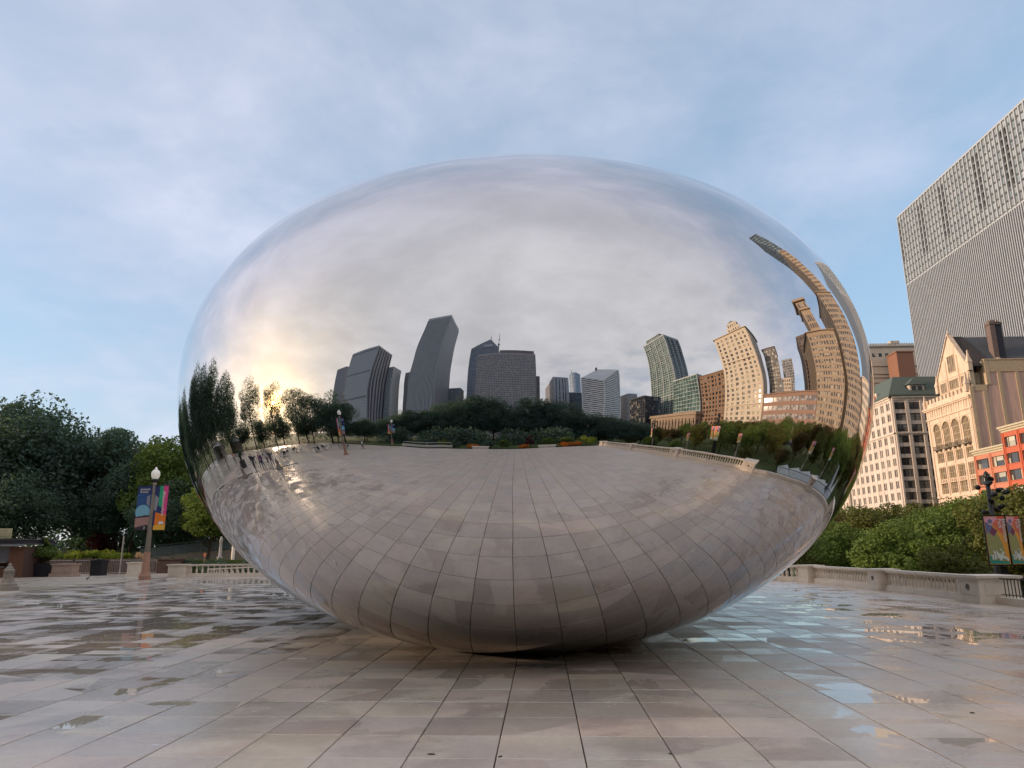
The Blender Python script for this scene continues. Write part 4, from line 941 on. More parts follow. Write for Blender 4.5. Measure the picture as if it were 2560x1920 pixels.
for yy in [194.9]+[(a+c_)/2 for a, c_ in zip(bays, bays[1:])]+[216.2]: b.box(x0-.22, x0, yy-.18, yy+.18, ZG, 38.3)
b.box(x0+.1, x0+.7, y0, y1, 41.9, 43.2)
add(t, 'wall', b, GO)
fb = MB(); fb.box(-.16, 0, -.13, .13, 0, 2.0); fb.box(-.2, 0, -.3, .3, 1.5, 2.0); fzm = fb.mesh('corbel', GO)
for i in range(18): link('corbel', fzm, t, (x0-127, y0+.9+i*1.24-206, 38.95+3.3))
mb_ = MB(); mb_.box(0, .6, -.5, .5, 0, 1.15); mb_.box(-.06, .66, -.56, .56, 1.15, 1.3); mm = mb_.mesh('merlon', GO)
for i in range(12): link('merlon', mm, t, (x0+.1-127, y0+.8+i*1.93-206, 43.2+3.3))
# windows
gc = glass('glass_gothic', (.14, .10, .065), (.28, .22, .15), .5, .2, (1., .9, 1.2), .4)
gf = mat('gothic_tracery', (.50, .40, .28), .7)
ab = MB(); n = 12
P = [(hw_*math.cos(math.pi*i/n)*.98, 5.6+1.9*math.sin(math.pi*i/n)*.98) for i in range(n+1)]+[(-hw_*.98, 0), (hw_*.98, 0)]
ab.poly([(.35, y, z) for y, z in P][::-1], 0)
for k in range(-2, 3): ab.box(.12, .34, k*.62-.07, k*.62+.07, 0, 5.6+1.75*math.sqrt(max(0, 1-(k*.62/1.75)**2)), 1)
for z in (1.6, 3.4, 5.4): ab.box(.16, .34, -hw_, hw_, z, z+.14, 1)
ab.box(.05, .34, -hw_, hw_, 0, .2, 1)
for i in range(n):    # arch moulding
    a0, a1 = math.pi*i/n, math.pi*(i+1)/n
    q = lambda r1, r2, a, x: (x, r1*math.cos(a), 5.6+r2*math.sin(a))
    v_ = [q(hw_+.0, 1.9, a0, -.14), q(hw_+.35, 2.25, a0, -.14), q(hw_+.35, 2.25, a1, -.14), q(hw_+.0, 1.9, a1, -.14)]
    ab.quad(*v_, 1); ab.quad(q(hw_+.35, 2.25, a0, -.14), q(hw_+.35, 2.25, a0, 0), q(hw_+.35, 2.25, a1, 0), q(hw_+.35, 2.25, a1, -.14), 1)
am = ab.mesh('arched_window', [gc, gf])
bb = MB(); bb.box(-1.0, -.02, -1.6, 1.6, -.35, 0); bb.box(-1.0, -.9, -1.6, 1.6, .75, .85)
for i in range(12): bb.box(-.98, -.92, -1.55+i*.28, -1.49+i*.28, 0, .75)
bb.box(-.6, 0, -1.2, -.9, -.9, -.35); bb.box(-.6, 0, .9, 1.2, -.9, -.35)
bm2 = bb.mesh('balcony', [mat('balcony_dark', (.16, .13, .10), .7)])
rm = window_mesh('window', 3.3, 2.95, 3, True, gf, gc, .16, .2)
for yb in bays:
    link('arched_window', am, t, (x0-127, yb-206, 29.2+3.3)); link('balcony', bm2, t, (x0-127, yb-206, 29.3+3.3))
    for z, sc in ((25.2, 1.0), (20.4, 1.2), (16.2, 1.08), (11.2, 1.1)):
        o = link('window', rm, t, (x0+.45-127, yb-206, z+3.3)); o.scale = (1, 1.04, sc)
# hood carvings over the lowest bays
b = MB()
for yb in bays:
    for k in range(4): b.box(x0-.35, x0, yb-1.5+k*.85, yb-1.2+k*.85, 19.5, 20.3)
    b.box(x0-.3, x0, yb-1.9, yb+1.9, 19.3, 19.5)
add(t, 'hood_carving', b, GO)
# gable, set a little back above the battlements
def slabpoly(b, x, th, pts, m=0):
    b.poly([(x, y, z) for y, z in pts], m); b.poly([(x+th, y, z) for y, z in pts][::-1], m)
    for k in range(len(pts)):
        (ya_, za), (yb_, zb_) = pts[k], pts[(k+1) % len(pts)]
        b.quad((x, ya_, za), (x+th, ya_, za), (x+th, yb_, zb_), (x, yb_, zb_), m)
xg = x0+.9
b = MB(); slabpoly(b, xg, .8, [(194.9, 42.5), (194.9, 49.8), (202.3, 60.6), (210.0, 49.8), (210.0, 42.5)])
for (ya_, za, yb_, zb_) in ((194.6, 49.6, 202.3, 61.0), (210.3, 49.6, 202.3, 61.0)):   # coping
    slabpoly(b, xg-.25, 1.3, [(ya_, za), (yb_, zb_), (yb_, zb_+.45), (ya_, za+.5)] if ya_ < yb_ else [(yb_, zb_), (ya_, za), (ya_, za+.5), (yb_, zb_+.45)])
for z in (44.2, 48.6): b.box(xg-.15, xg, 195, 210, z, z+.25)
for yy in (199.4, 205.2): b.box(xg-.3, xg, yy-.2, yy+.2, 43, 54.5 if yy == 199.4 else 54)
add(t, 'gable', b, GO)
b = MB()
for (ya_, yb_, za, zb_, k) in ((200.7, 204.0, 50.3, 54.8, 3), (200.3, 204.4, 45.4, 47.8, 4), (206.3, 209.0, 45.2, 47.8, 3), (196.2, 198.7, 45.2, 47.8, 3)):
    b.box(xg-.08, xg-.02, ya_, yb_, za, zb_, 0)
    for i in range(k+1): y = ya_+(yb_-ya_)*i/k; b.box(xg-.18, xg-.02, y-.08, y+.08, za, zb_, 1)
    b.box(xg-.22, xg-.02, ya_-.15, yb_+.15, zb_, zb_+.2, 1); b.box(xg-.22, xg-.02, ya_-.15, yb_+.15, za-.15, za, 1)
add(t, 'gable_window', b, [gc, gf])
pb = MB(); pb.lathe([(.55, 0), (.55, 2.2), (.7, 2.3), (.62, 2.6), (.35, 3.6), (.14, 5.2), (.25, 5.3), (.0, 5.9)], seg=4, sq=True, cap=False)
for k in range(5): pb.box(-.55+.09*k, .55-.09*k, -.1, .1, 2.8+k*.5, 2.95+k*.5); pb.box(-.1, .1, -.55+.09*k, .55-.09*k, 2.8+k*.5, 2.95+k*.5)
pm2 = pb.mesh('pinnacle', GO)
for (x, y, z, s_) in ((xg, 194.2, 48.6, 1.0), (xg, 210.7, 45.5, 1.0), (x0-.1, 195.1, 42.9, .95), (x0-.1, 217.0, 41.6, .8), (xg+.2, 202.3, 60.6, .35)):
    o = link('pinnacle', pm2, t, (x-127, y-206, z+3.3)); o.scale = (s_,)*3
# turret block behind right pinnacle
b = MB(); b.box(118.25, 119.4, 194.6, 195.8, 43.3, 48.8); b.box(119.5, 122.0, 196.5, 200, 43.3, 48.5)
for k in range(2): b.box(119.9+k*1.1, 120.6+k*1.1, 196.42, 196.5, 45, 47.4)
add(t, 'attic_wall', b, mat('attic_stone', (.40, .35, .27), .8))
# steep slate roof behind the gable running back
slate = mat('blue_slate', (.085, .095, .115), .6, var=.2, scale=1.2); dslate = mat('dark_slate', (.05, .042, .042), .75, var=.15)
b = MB(); b.quad((xg+.8, 194.9, 49.8), (140, 194.9, 49.8), (140, 202.3, 60.4), (xg+.8, 202.3, 60.4), 0); b.quad((140, 210, 49.8), (xg+.8, 210, 49.8), (xg+.8, 202.3, 60.4), (140, 202.3, 60.4), 0)
b.poly([(140, 194.9, 49.8), (140, 210, 49.8), (140, 202.3, 60.4)], 0)
add(t, 'gable_roof', b, [slate])
b = MB()
for i in range(34):
    x = 122.6+i*.52; b.quad((x, 194.8, 49.95), (x+.06, 194.8, 49.95), (x+.06, 202.25, 60.55), (x, 202.25, 60.55))
add(t, 'roof_seam', b, mat('roof_seam', (.14, .155, .18), .5))
b = MB(); b.poly([(xg+.8, 194.7, 49.95), (125.5, 194.7, 49.95), (122.2, 202.2, 60.6), (xg+.8, 202.2, 60.6)]); add(t, 'valley_roof', b, dslate)
b = MB(); b.box(126.9, 128.3, 196.5, 198.5, 50, 63.2, 0); b.box(128.3, 130.2, 196.7, 198.4, 50, 63.2, 1); b.box(126.7, 130.4, 196.3, 198.7, 62.4, 62.8, 0)
for k in range(4): b.lathe([(.28, 63.2), (.22, 64.0)], 127.3+k*.8, 197.5, 8, 0)
add(t, 'chimney', b, [mat('chimney_brick', (.16, .12, .11), .85), mat('chimney_dark', (.03, .032, .05), .6)])
# brick north wall with limestone piers, stepped
b = MB(); b.box(x0+.35, 122.4, y0-.25, y0+.3, ZG, 43.2); b.box(122.4, 133, y0-.25, y0+.3, ZG, 48.2); b.box(133, 141, y0-.25, y0+.3, ZG, 48.2); add(t, 'brick_wall', b, CB)
b = MB(); b.box(x0-.05, x0+.9, y0-.5, y0-.25, ZG, 44.2); b.box(x0+.9, 122.1, y0-.4, y0+.5, 42.8, 44.5); b.box(122.2, 141, y0-.45, y0-.2, 48.1, 51.5); b.box(122.0, 141, y0-.6, y0+.6, 51.4, 51.75)
for xx in (121.2, 125.7, 130.5, 135.6): b.box(xx-.45, xx+.45, y0-.42, y0-.25, ZG, 42.8 if xx < 122 else 48.1)
b.box(122.12, 123.2, y0-.48, y0+3, 44.52, 51.35)
add(t, 'limestone_pier', b, mat('pier_stone', (.46, .36, .25), .8))
b = MB(); b.box(123.3, 132, 195, 200, 44, 50.5); b.lathe([(1.0, 51.7), (.9, 52.0), (.5, 52.3), (0, 52.4)], 126.8, 195.2, 12, cap=False); add(t, 'rear_block', b, mat('pier_stone', (.46, .36, .25), .8))

# red terracotta pair
def redblock(name, label, x0, x1, y0, y1, zt, col, cw, wins, gl):
    t = thing(name, label, 'building', ((x0+x1)/2, (y0+y1)/2, ZG)); cx, cyy = (x0+x1)/2, (y0+y1)/2; t['_o'] = (-cx, -cyy, -ZG)
    b = MB(); b.box(x0+.4, x1, y0, y1, ZG, zt-.5); add(t, 'core', b, mat('inner_dark', (.05, .045, .04), .9))
    b = MB(); ax = face_axes('E', x0+.4, x1, y0, y1); n = int(round((y1-y0)/cw)); cw = (y1-y0)/n; rows = 7; rh = 3.95
    for i in range(n+1): fbox(b, ax, max(0, i*cw-.55), min(ax[3], i*cw+.55), -.02, .55, ZG, zt-1.4); fbox(b, ax, max(0, i*cw-.25), min(ax[3], i*cw+.25), .5, .72, ZG, zt-1.4)
    for j in range(rows+1):
        z = zt-1.6-j*rh
        fbox(b, ax, .01, ax[3]-.01, -.02, .42, max(ZG, z-.9), z+.55); fbox(b, ax, .01, ax[3]-.01, .40, .52, z+.4, z+.56)
    b.box(x0+.38, x1, y0-.25, y0, ZG, zt-.5)
    add(t, 'wall', b, col)
    b = MB(); b.box(x0-.9, x1, y0-.5, y1+.4, zt-.4, zt); b.box(x0-.5, x1, y0-.2, y1+.2, zt-.9, zt-.4); b.box(x0-.15, x1, y0-.1, y1+.1, zt-1.4, zt-.9); add(t, 'cornice', b, mat('cornice_cream', (.52, .46, .34), .7))
    wm = window_mesh('window', cw-1.1, 2.5, 1, False, mat('red_frame', (.10, .08, .07), .6), gl, .1)
    for i in range(n):
        for j in range(rows-1):
            o = link('window', wm, t, (x0+.36-cx, y0+(i+.5)*cw-cyy, zt-1.6-(j+1)*rh+.57+3.3))
    # side lights of the three part windows
    b = MB()
    for i in range(n):
        for j in range(rows-1):
            for q in (-1, 1): yy = y0+(i+.5)*cw+q*(cw-1.1)*.27; z = zt-1.6-(j+1)*rh+.57; b.box(x0+.22, x0+.36, yy-.06, yy+.06, z, z+2.5)
    add(t, 'mullion', b, mat('red_frame', (.10, .08, .07), .6)); return t
gr = glass('glass_redblock', (.05, .05, .055), (.62, .58, .46), .45, .1, (1.2, 3.0, 2.0))
redblock('salmon_building', 'salmon terracotta building with cream cornice below the brick club wall', 112.2, 135, 175.2, 188.0, 25.6, mat('salmon_terracotta', (.54, .22, .14), .65, var=.08), 6.3, 2, gr)
redblock('red_building', 'bright red building taller than the salmon one at the photo right edge', 111.8, 135, 158, 175.1, 29.6, mat('red_terracotta', (.52, .13, .07), .6, var=.08), 5.6, 2, gr)
# pale buildings far behind, left of the finned tower
t = block('beige_office', 'distant beige office with toothed cornice between green roof and finned tower', 149, 182, 330, 352, 93.5, mat('beige_stone', (.47, .42, .36), .8), gl_pale, {'N': None, 'E': None}, parapet=2)
b = MB(); ax = face_axes('N', 149, 182, 330, 352)
fbox(b, ax, 0, 33, .3, 1.0, 93.5, 94.2); 
for i in range(28): fbox(b, ax, i*1.2, i*1.2+.6, .3, 1.0, 94.2, 95.0)
for z in (78.5, 80.2, 84, 76): fbox(b, ax, 0, 33, .3, .7, z, z+.5)
b.box(165.8, 170, 329.2, 332, 95.0, 96.2); add(t, 'cornice', b, mat('beige_stone', (.47, .42, .36), .8))
b = MB()
for i in range(7): fbox(b, ax, 1.8+i*3.0, 3.3+i*3.0, .3, .34, 88.5, 90.3)
add(t, 'small_window', b, gl_dark)
b = MB(); fbox(b, ax, 0, 33, .32, .38, 66, 74.5); add(t, 'tall_window', b, gl_pale)
b = MB(); b.box(162.2, 169.6, 318, 327, ZG, 87.5); b.box(161.9, 169.9, 317.7, 327.3, 87.5, 88.1)
tag(b.build('brown_shaft', mat('brown_shaft_brick', (.24, .12, .08), .85)), 'square reddish brown brick shaft in front of the distant beige office', 'building')
t = block('cream_annex', 'small cream annex right of the brown brick shaft, above the green roof', 170.5, 182, 322, 328, 76.5, cream2, gl_dark, {'N': (4, 24, .5, .5)})

# ------------------------------------------------------------------ trees
def leaf_mat(name, lo, hi, trans=.35):
    m = bpy.data.materials.new(name); m.use_nodes = True; t = m.node_tree; bs = t.nodes['Principled BSDF']
    g = node(t, 'ShaderNodeNewGeometry'); oi = node(t, 'ShaderNodeObjectInfo')
    nz = node(t, 'ShaderNodeTexNoise', i_Scale=.45, i_Detail=3.); t.links.new(g.outputs['Position'], nz.inputs['Vector'])
    a = math_(t, 'ADD', math_(t, 'MULTIPLY', g.outputs['Random Per Island'], .45), math_(t, 'ADD', math_(t, 'MULTIPLY', oi.outputs['Random'], .22), math_(t, 'MULTIPLY', nz.outputs[0], .55)))
    mid = tuple((x+y)/2 for x, y in zip(lo, hi))
    c_ = ramp(t, a, [(.2, lo), (.6, mid), (.95, hi)])
    t.links.new(c_, bs.inputs['Base Color']); bs.inputs['Roughness'].default_value = .65; bs.inputs['Specular IOR Level'].default_value = .25
    tr = node(t, 'ShaderNodeBsdfTranslucent'); t.links.new(mixc(t, 1.0, c_, (1.3, 1.25, .6), 'MULTIPLY'), tr.inputs[0])
    mx = node(t, 'ShaderNodeMixShader', i_0=trans); t.links.new(bs.outputs[0], mx.inputs[1]); t.links.new(tr.outputs[0], mx.inputs[2])
    t.links.new(mx.outputs[0], t.nodes['Material Output'].inputs[0]); return m
lm_dark = leaf_mat('foliage_dark', (.05, .095, .09), (.12, .19, .145)); lm_green = leaf_mat('foliage_green', (.065, .11, .03), (.18, .25, .06)); lm_olive = leaf_mat('foliage_olive', (.075, .085, .025), (.15, .165, .045))  # dark foliage has the bluish lift of air haze mixed into its leaf colour
lm_rust = leaf_mat('foliage_rust', (.05, .05, .02), (.12, .08, .03)); lm_lime = leaf_mat('foliage_lime', (.16, .22, .03), (.30, .36, .06)); lm_red = leaf_mat('foliage_red', (.05, .012, .018), (.12, .03, .04)); lm_orange = leaf_mat('flower_orange', (.45, .12, .02), (.70, .26, .03))
bark = mat('bark', (.065, .05, .038), .9, var=.3, scale=5, bump=.01)
def crown(name, m, H, Rx, z0, nblob, nleaf, size, shape='broad', seed=0):
    g = np.random.default_rng(seed); zc = (z0+H)/2; hz = (H-z0)/2
    # blob centres fill the crown envelope; each carries its own share of leaves
    C = []
    while len(C) < nblob:
        u = g.uniform(-1, 1, 3)
        rz = u[2]
        env = (1-abs(rz)**2.4) if shape == 'broad' else ((1-((rz+.25)/1.25)**2) if rz > -.25 else 1-((rz+.25)/.75)**4)
        rad = math.hypot(u[0], u[1])
        if rad < env and rad > .12*env: C.append((u[0]*Rx*.80, u[1]*Rx*.80, zc+u[2]*hz*.86))
    C = np.array(C); br = (Rx*(.30 if shape == 'broad' else .42))*g.uniform(.7, 1.35, nblob)
    k = g.integers(0, nblob, nleaf); d = g.normal(size=(nleaf, 3)); d /= np.linalg.norm(d, axis=1, keepdims=True)
    rr_ = br[k]*np.cbrt(g.uniform(.25, 1.25, nleaf)); st = 1.0 if shape == 'broad' else 1.9
    P = C[k]+d*rr_[:, None]*np.array([1, 1, .8*st])
    nrm = d*.7+g.normal(size=(nleaf, 3))*.6+np.array([0, 0, .35]); nrm /= np.linalg.norm(nrm, axis=1, keepdims=True)
    a = np.cross(nrm, g.normal(size=(nleaf, 3))); a /= np.linalg.norm(a, axis=1, keepdims=True); b_ = np.cross(nrm, a)
    s_ = size*g.uniform(.6, 1.3, nleaf)[:, None]
    V = np.stack([P-a*s_*.5, P-b_*s_*.32+nrm*s_*.08, P+a*s_*.6, P+b_*s_*.32+nrm*s_*.08], 1).reshape(-1, 3)
    F = np.arange(nleaf*4).reshape(-1, 4)
    me = bpy.data.meshes.new(name); me.vertices.add(len(V)); me.vertices.foreach_set('co', V.ravel()); me.loops.add(nleaf*4); me.loops.foreach_set('vertex_index', F.ravel()); me.polygons.add(nleaf)
    me.polygons.foreach_set('loop_start', np.arange(nleaf)*4); me.polygons.foreach_set('loop_total', np.full(nleaf, 4)); me.materials.append(m); me.update(calc_edges=True); return me
def trunk(H, r0, limbs, spread, seed, z0=3):
    g = random.Random(seed); b = MB(); b.tube([(0, 0, -.3), (0, 0, .3), (g.uniform(-.2, .2), g.uniform(-.2, .2), z0), (g.uniform(-.4, .4), g.uniform(-.4, .4), H*.75)], [r0*1.35, r0, r0*.75, r0*.15], 8)
    for i in range(limbs):
        a = g.uniform(0, 6.28); z = g.uniform(z0*.8, H*.55); l = spread*g.uniform(.5, .95)
        b.tube([(0, 0, z), (l*.45*math.cos(a), l*.45*math.sin(a), z+l*.45), (l*math.cos(a), l*math.sin(a), z+l*.8)], [r0*.42, r0*.28, r0*.06], 5)
    return b.mesh('trunk', bark, True)
TV = {}
def variant(key, *a, **k):
    TV[key] = (crown('crown', *a, **k['c']), trunk(**k['t']))
for i in range(3):
    variant('broad%d' % i, lm_dark, c=dict(H=12, Rx=5.2, z0=1.3, nblob=60, nleaf=19000, size=.27, seed=i+1), t=dict(H=12, r0=.24, limbs=8, spread=3.8, seed=i, z0=2.6))
for i in range(2):
    variant('olive%d' % i, [lm_olive, lm_green][i], c=dict(H=11, Rx=4.4, z0=1.9, nblob=44, nleaf=14000, size=.28, seed=i+11), t=dict(H=11, r0=.2, limbs=8, spread=3.6, seed=i+11, z0=2.2))
variant('rust', lm_rust, c=dict(H=11.5, Rx=4.2, z0=3, nblob=40, nleaf=9000, size=.27, seed=31), t=dict(H=11, r0=.2, limbs=8, spread=3.6, seed=21, z0=3))
variant('green', lm_green, c=dict(H=12, Rx=4.4, z0=2.4, nblob=40, nleaf=13000, size=.28, seed=41), t=dict(H=12, r0=.22, limbs=8, spread=3.6, seed=31, z0=2.6))
for i in range(2):
    variant('poplar%d' % i, lm_dark, c=dict(H=19, Rx=3.7, z0=1.4, nblob=74, nleaf=21000, size=.28, shape='col', seed=51+i), t=dict(H=19, r0=.28, limbs=10, spread=1.6, seed=41+i, z0=2))
variant('open', lm_dark, c=dict(H=18, Rx=5.4, z0=2.4, nblob=48, nleaf=11000, size=.26, seed=61), t=dict(H=18, r0=.25, limbs=12, spread=3.6, seed=51, z0=4))
variant('open1', lm_dark, c=dict(H=17, Rx=5.6, z0=2.0, nblob=54, nleaf=14500, size=.26, seed=62), t=dict(H=17, r0=.25, limbs=12, spread=3.6, seed=52, z0=4))
def tree(key, label, x, y, h, z=0, name='tree', wide=1., group=None, cat='tree'):
    H0 = {'b': 12, 'o': 11, 'r': 11.5, 'g': 12, 'p': 19}[key[0]]
    if key == 'open': H0 = 18
    if key == 'open1': H0 = 17
    t = thing(name, label, cat, (x, y, z), random.uniform(0, 6.28), group); s_ = h/H0; t.scale = (s_*wide, s_*wide, s_)
    link('crown', TV[key][0], t); link('trunk', TV[key][1], t); return t
ORD = ['first', 'second', 'third', 'fourth', 'fifth', 'sixth', 'seventh', 'eighth', 'ninth', 'tenth', 'eleventh', 'twelfth', 'thirteenth', 'fourteenth', 'fifteenth', 'sixteenth', 'seventeenth', 'eighteenth', 'nineteenth', 'twentieth']
# left, seen directly (front to back)
LT_ = [('broad0', -47.5, 58, 14.4, 1.15), ('broad1', -45.2, 60, 14.4, 1.0), ('broad2', -51, 66, 15.5, 1.2), ('broad1', -39.5, 63, 12.0, 1.), ('rust', -39.6, 66, 12.0, .85), ('broad2', -34.6, 60, 9.2, .9), ('rust', -38.8, 72, 12.6, .8), ('green', -32.4, 59, 11.4, .95), ('green', -27.0, 59, 11.6, .9), ('broad0', -24.0, 61, 10.0, 1.0), ('broad2', -20.5, 60, 10.6, 1.), ('broad1', -16, 62, 11, 1.),
       ('broad0', -29.6, 56.5, 6.6, 1.1), ('green', -25.4, 54.5, 6.4, 1.15), ('broad1', -47, 74, 14.2, 1.0), ('broad0', -42, 80, 11.5, 1.2), ('broad2', -32, 82, 13.5, 1.2), ('broad1', -24, 84, 13.0, 1.2), ('broad2', -56, 62, 15.5, 1.2), ('broad0', -41.5, 55.5, 7.5, 1.2)]
desc = {'b': 'dark green broad tree', 'r': 'rusty-tinged airy tree', 'g': 'brighter green tree', 'o': 'olive green street tree'}
for i, (k, x, y, h, w) in enumerate(LT_):
    tree(k, '%s, %s of the left grove, in its %s rank' % (desc[k[0]], ORD[i], 'front' if y < 61 else 'rear'), x, y, h, .6 if y < 58 else .9, wide=w, group='trees of the left grove')
# right, seen directly and mirrored: lower street trees
cnt = 0
rr2 = random.Random(5)
right = []
for row, (X_, hh) in enumerate(((27, 7.2), (35, 9.2), (44, 10.2), (54, 11.2))):
    y = -26+row*2.5
    while y < 135:
        h = hh*(1.0 if y > 55 else .80)+rr2.uniform(-.6, .6)
        if row == 0 and y < 40: h *= .72
        if not (row == 0 and (-4 < y < 2 or 30 < y < 44 or 15 < y < 26)): right.append((X_+rr2.uniform(-1, 1), y, h, row))
        y += (6.6 if row else 7.2)+rr2.uniform(-.8, .8)
names_r = ['balustrade row', 'second row', 'third row', 'avenue row']
cr = {}
for i, (x, y, h, row) in enumerate(right):
    side = 'right of the sculpture' if y > 48 else ('mirrored near the right rim' if y > 8 else 'mirrored beside the garden')
    key = (row, side); cr[key] = cr.get(key, 0)+1
    tree(['olive0', 'olive1', 'green', 'olive0', 'rust'][i % 5], 'street tree, %s in the %s, %s' % (ORD[cr[key]-1] if cr[key] <= 20 else 'last', names_r[row], side), x, y, h, ZG, wide=1.12, group='street trees beyond the right balustrade')
# poplars and sun-lit trees mirrored on the left
for i, (x, y, h) in enumerate(((-39.5, 43, 14.5), (-42.5, 36, 17.5), (-44.5, 32.5, 19.2), (-46, 28, 19.4), (-47.8, 22, 18.6), (-44, 39, 16))):
    tree('poplar%d' % (i % 2), 'tall dark columnar poplar, %s from the left rim of the mirror' % ORD[i], x, y, h, -.04, 'poplar', 1.3, 'columnar poplars mirrored at the left rim')
MT = [('open', -49, 12, 18.4, .95), ('open', -48.2, 4.2, 17.8, .8), ('open1', -46.6, -3, 17.2, .85), ('open1', -45, -7.5, 16.2, .9), ('broad0', -42.7, -12.5, 16.2, 1.), ('broad1', -40.4, -16, 12.8, 1.1), ('broad2', -37.4, -21, 8.6, 1.2), ('broad0', -32, -26.5, 8.8, 1.2), ('broad1', -27.6, -29, 11.2, 1.1),
      ('broad2', -22.5, -31, 11.6, 1.1), ('broad0', -17.6, -33.2, 14.4, 1.), ('broad1', -11.5, -35.4, 17.4, .95), ('broad2', -6.2, -36.4, 17.0, .85), ('broad0', -1.1, -37, 11.8, .95), ('broad1', 3.4, -36.5, 16.2, .95), ('broad2', 8.3, -36, 15.6, .9), ('broad0', 13.2, -35, 14.6, 1.), ('broad1', 18, -33.4, 12.9, 1.1), ('broad2', 23.2, -31.1, 11.8, 1.1), ('broad0', 28.5, -27.6, 9.8, 1.15)]
for i, (k, x, y, h, w) in enumerate(MT):
    tree(k, '%s, %s from the low sun in the mirrored tree line' % ('airy sunlit tree' if k.startswith('open') else 'dense dark tree', ORD[i]), x, y, h, 0 if x < 14 else ZG+.5, wide=w, group='park trees in the mirrored tree line')
MT2 = [(-55, 17, 7), (-54, 8.5, 7.5), (-53, 1, 8), (-52, -8, 9.5), (-47, -17, 10), (-42, -26, 9), (-34, -33, 10), (-25, -38, 11), (-14.5, -41, 12.5), (-4, -43, 13), (6, -43, 13), (16, -41, 11), (26, -38, 10), (35, -31, 9)]
for i, (x, y, h) in enumerate(MT2):
    tree('broad%d' % (i % 3), 'dark tree filling the back of the mirrored grove, %s from the left' % ORD[i], x, y, h, 0 if x < 14 else ZG, wide=1.3, group='back row of the mirrored grove')

# distant woods that read as one mass
def wood(x0, x1, y0, y1, h, n, seed, z=0):
    g = np.random.default_rng(seed); nb = int((abs(x1-x0)+abs(y1-y0))*1.1); u = g.uniform(0, 1, nb)
    C = np.stack([x0+(x1-x0)*u+g.normal(0, 1.5, nb), y0+(y1-y0)*u+g.normal(0, 1.5, nb), z+g.uniform(0, h-1.5, nb)], 1)
    k = g.integers(0, nb, n); d = g.normal(size=(n, 3)); d /= np.linalg.norm(d, axis=1, keepdims=True); P = C[k]+d*(1.9*g.uniform(.6, 1.1, n))[:, None]
    a = g.normal(size=(n, 3)); a /= np.linalg.norm(a, axis=1, keepdims=True); b_ = np.cross(a, g.normal(size=(n, 3))); b_ /= np.linalg.norm(b_, axis=1, keepdims=True)
    s_ = g.uniform(.3, .6, n)[:, None]; V = np.stack([P-a*s_*.5, P-b_*s_*.35, P+a*s_*.5, P+b_*s_*.35], 1).reshape(-1, 3)
    me = bpy.data.meshes.new('distant_wood'); me.from_pydata(V.tolist(), [], np.arange(n*4).reshape(-1, 4).tolist()); me.materials.append(lm_dark)
    o = link('distant_wood', me, kind='stuff'); return o
wood(-66, -66, -60, 110, 8, 26000, 1); wood(-66, 12, -50, -50, 8, 15000, 2); wood(-72, 4, 92, 92, 8, 15000, 3); wood(-32, 10, -21, -22.5, 4.2, 9000, 4); wood(-45, -20, 70, 70, 5, 6000, 5, 1); wood(16, 60, -52, -48, 9, 9000, 6, -3)

# ------------------------------------------------------------------ shrubs and flower beds
def shrub(name, label, cat, x, y, z, h, w, m, n=2600, size=.13, seed=1, stem=True, group=None):
    t = thing(name, label, cat, (x, y, z), random.uniform(0, 6), group); me = crown('foliage', m, h, w, .05, 16, n, size, seed=seed); link('foliage', me, t)
    if stem:
        b = MB(); b.tube([(0, 0, -.05), (0, 0, h*.6)], [.05, .02], 5)
        for k in range(4): a = k*1.6; b.tube([(0, 0, .1), (w*.5*math.cos(a), w*.5*math.sin(a), h*.6)], [.03, .01], 4)
        b.build('stem', bark, t)
    return t
o = shrub('bush', 'leafy green bush with one tall shoot growing in the black pot', 'bush', -31.7, 45.4, .78, 1.3, .85, lm_green, 1800, .16, 3)
me = crown('tall_shoot', lm_green, 2.0, .28, .6, 7, 420, .15, seed=9); link('tall_shoot', me, o)
for i, (x, y, w, h, m, lb) in enumerate(((-27.8, 52.6, 1.2, 1.1, lm_dark, 'rounded dark hedge bush just right of the lamp post'), (-25.6, 52.2, 1.3, .95, lm_dark, 'low dark hedge bush behind the left balustrade end pier'), (-23.0, 51.4, 1.5, .85, lm_dark, 'low dark hedge bush behind the balusters on the left'), (-20.6, 51.6, 1.4, .9, lm_dark, 'dark hedge bush nearest the sculpture on the left'), (-18.4, 51.8, 1.4, .95, lm_dark, 'dark hedge bush mostly behind the sculpture edge'))):
    shrub('hedge_bush', lb, 'bush', x, y, -.04, h, w, m, 2600, .12, 60+i)
for i, (x, h, w) in enumerate(((-35.6, .55, .9), (-34.2, .7, .9), (-32.9, .95, .75), (-31.9, .75, .8), (-30.9, .6, .8))):
    shrub('lime_shrub', ['low lime green groundcover clump at the left end of the slope', 'lime green clump left of the twin tree trunks', 'tallest lime green clump on the planted slope', 'lime green clump between the dark trunks', 'lime green clump at the right end of the slope'][i], 'shrub', x, 52.4, .88, h, w, lm_lime if i else lm_green, 1200, .10, 70+i)
shrub('red_shrub', 'dark purple-red small tree on the slope behind the lime groundcover', 'shrub', -37.6, 61, 1.0, 2.4, 1.3, lm_red, 2600, .16, 80)
for i, (x, y) in enumerate(((-34.3, 55), (-33.7, 55.3))):
    pass
shrub('flower_bush', 'pinkish white flowering bush left of the lamp post near the ramp', 'shrub', -29.0, 51.9, .95, .5, .6, leaf_mat('flower_blush', (.35, .22, .18), (.60, .48, .40)), 700, .09, 81)
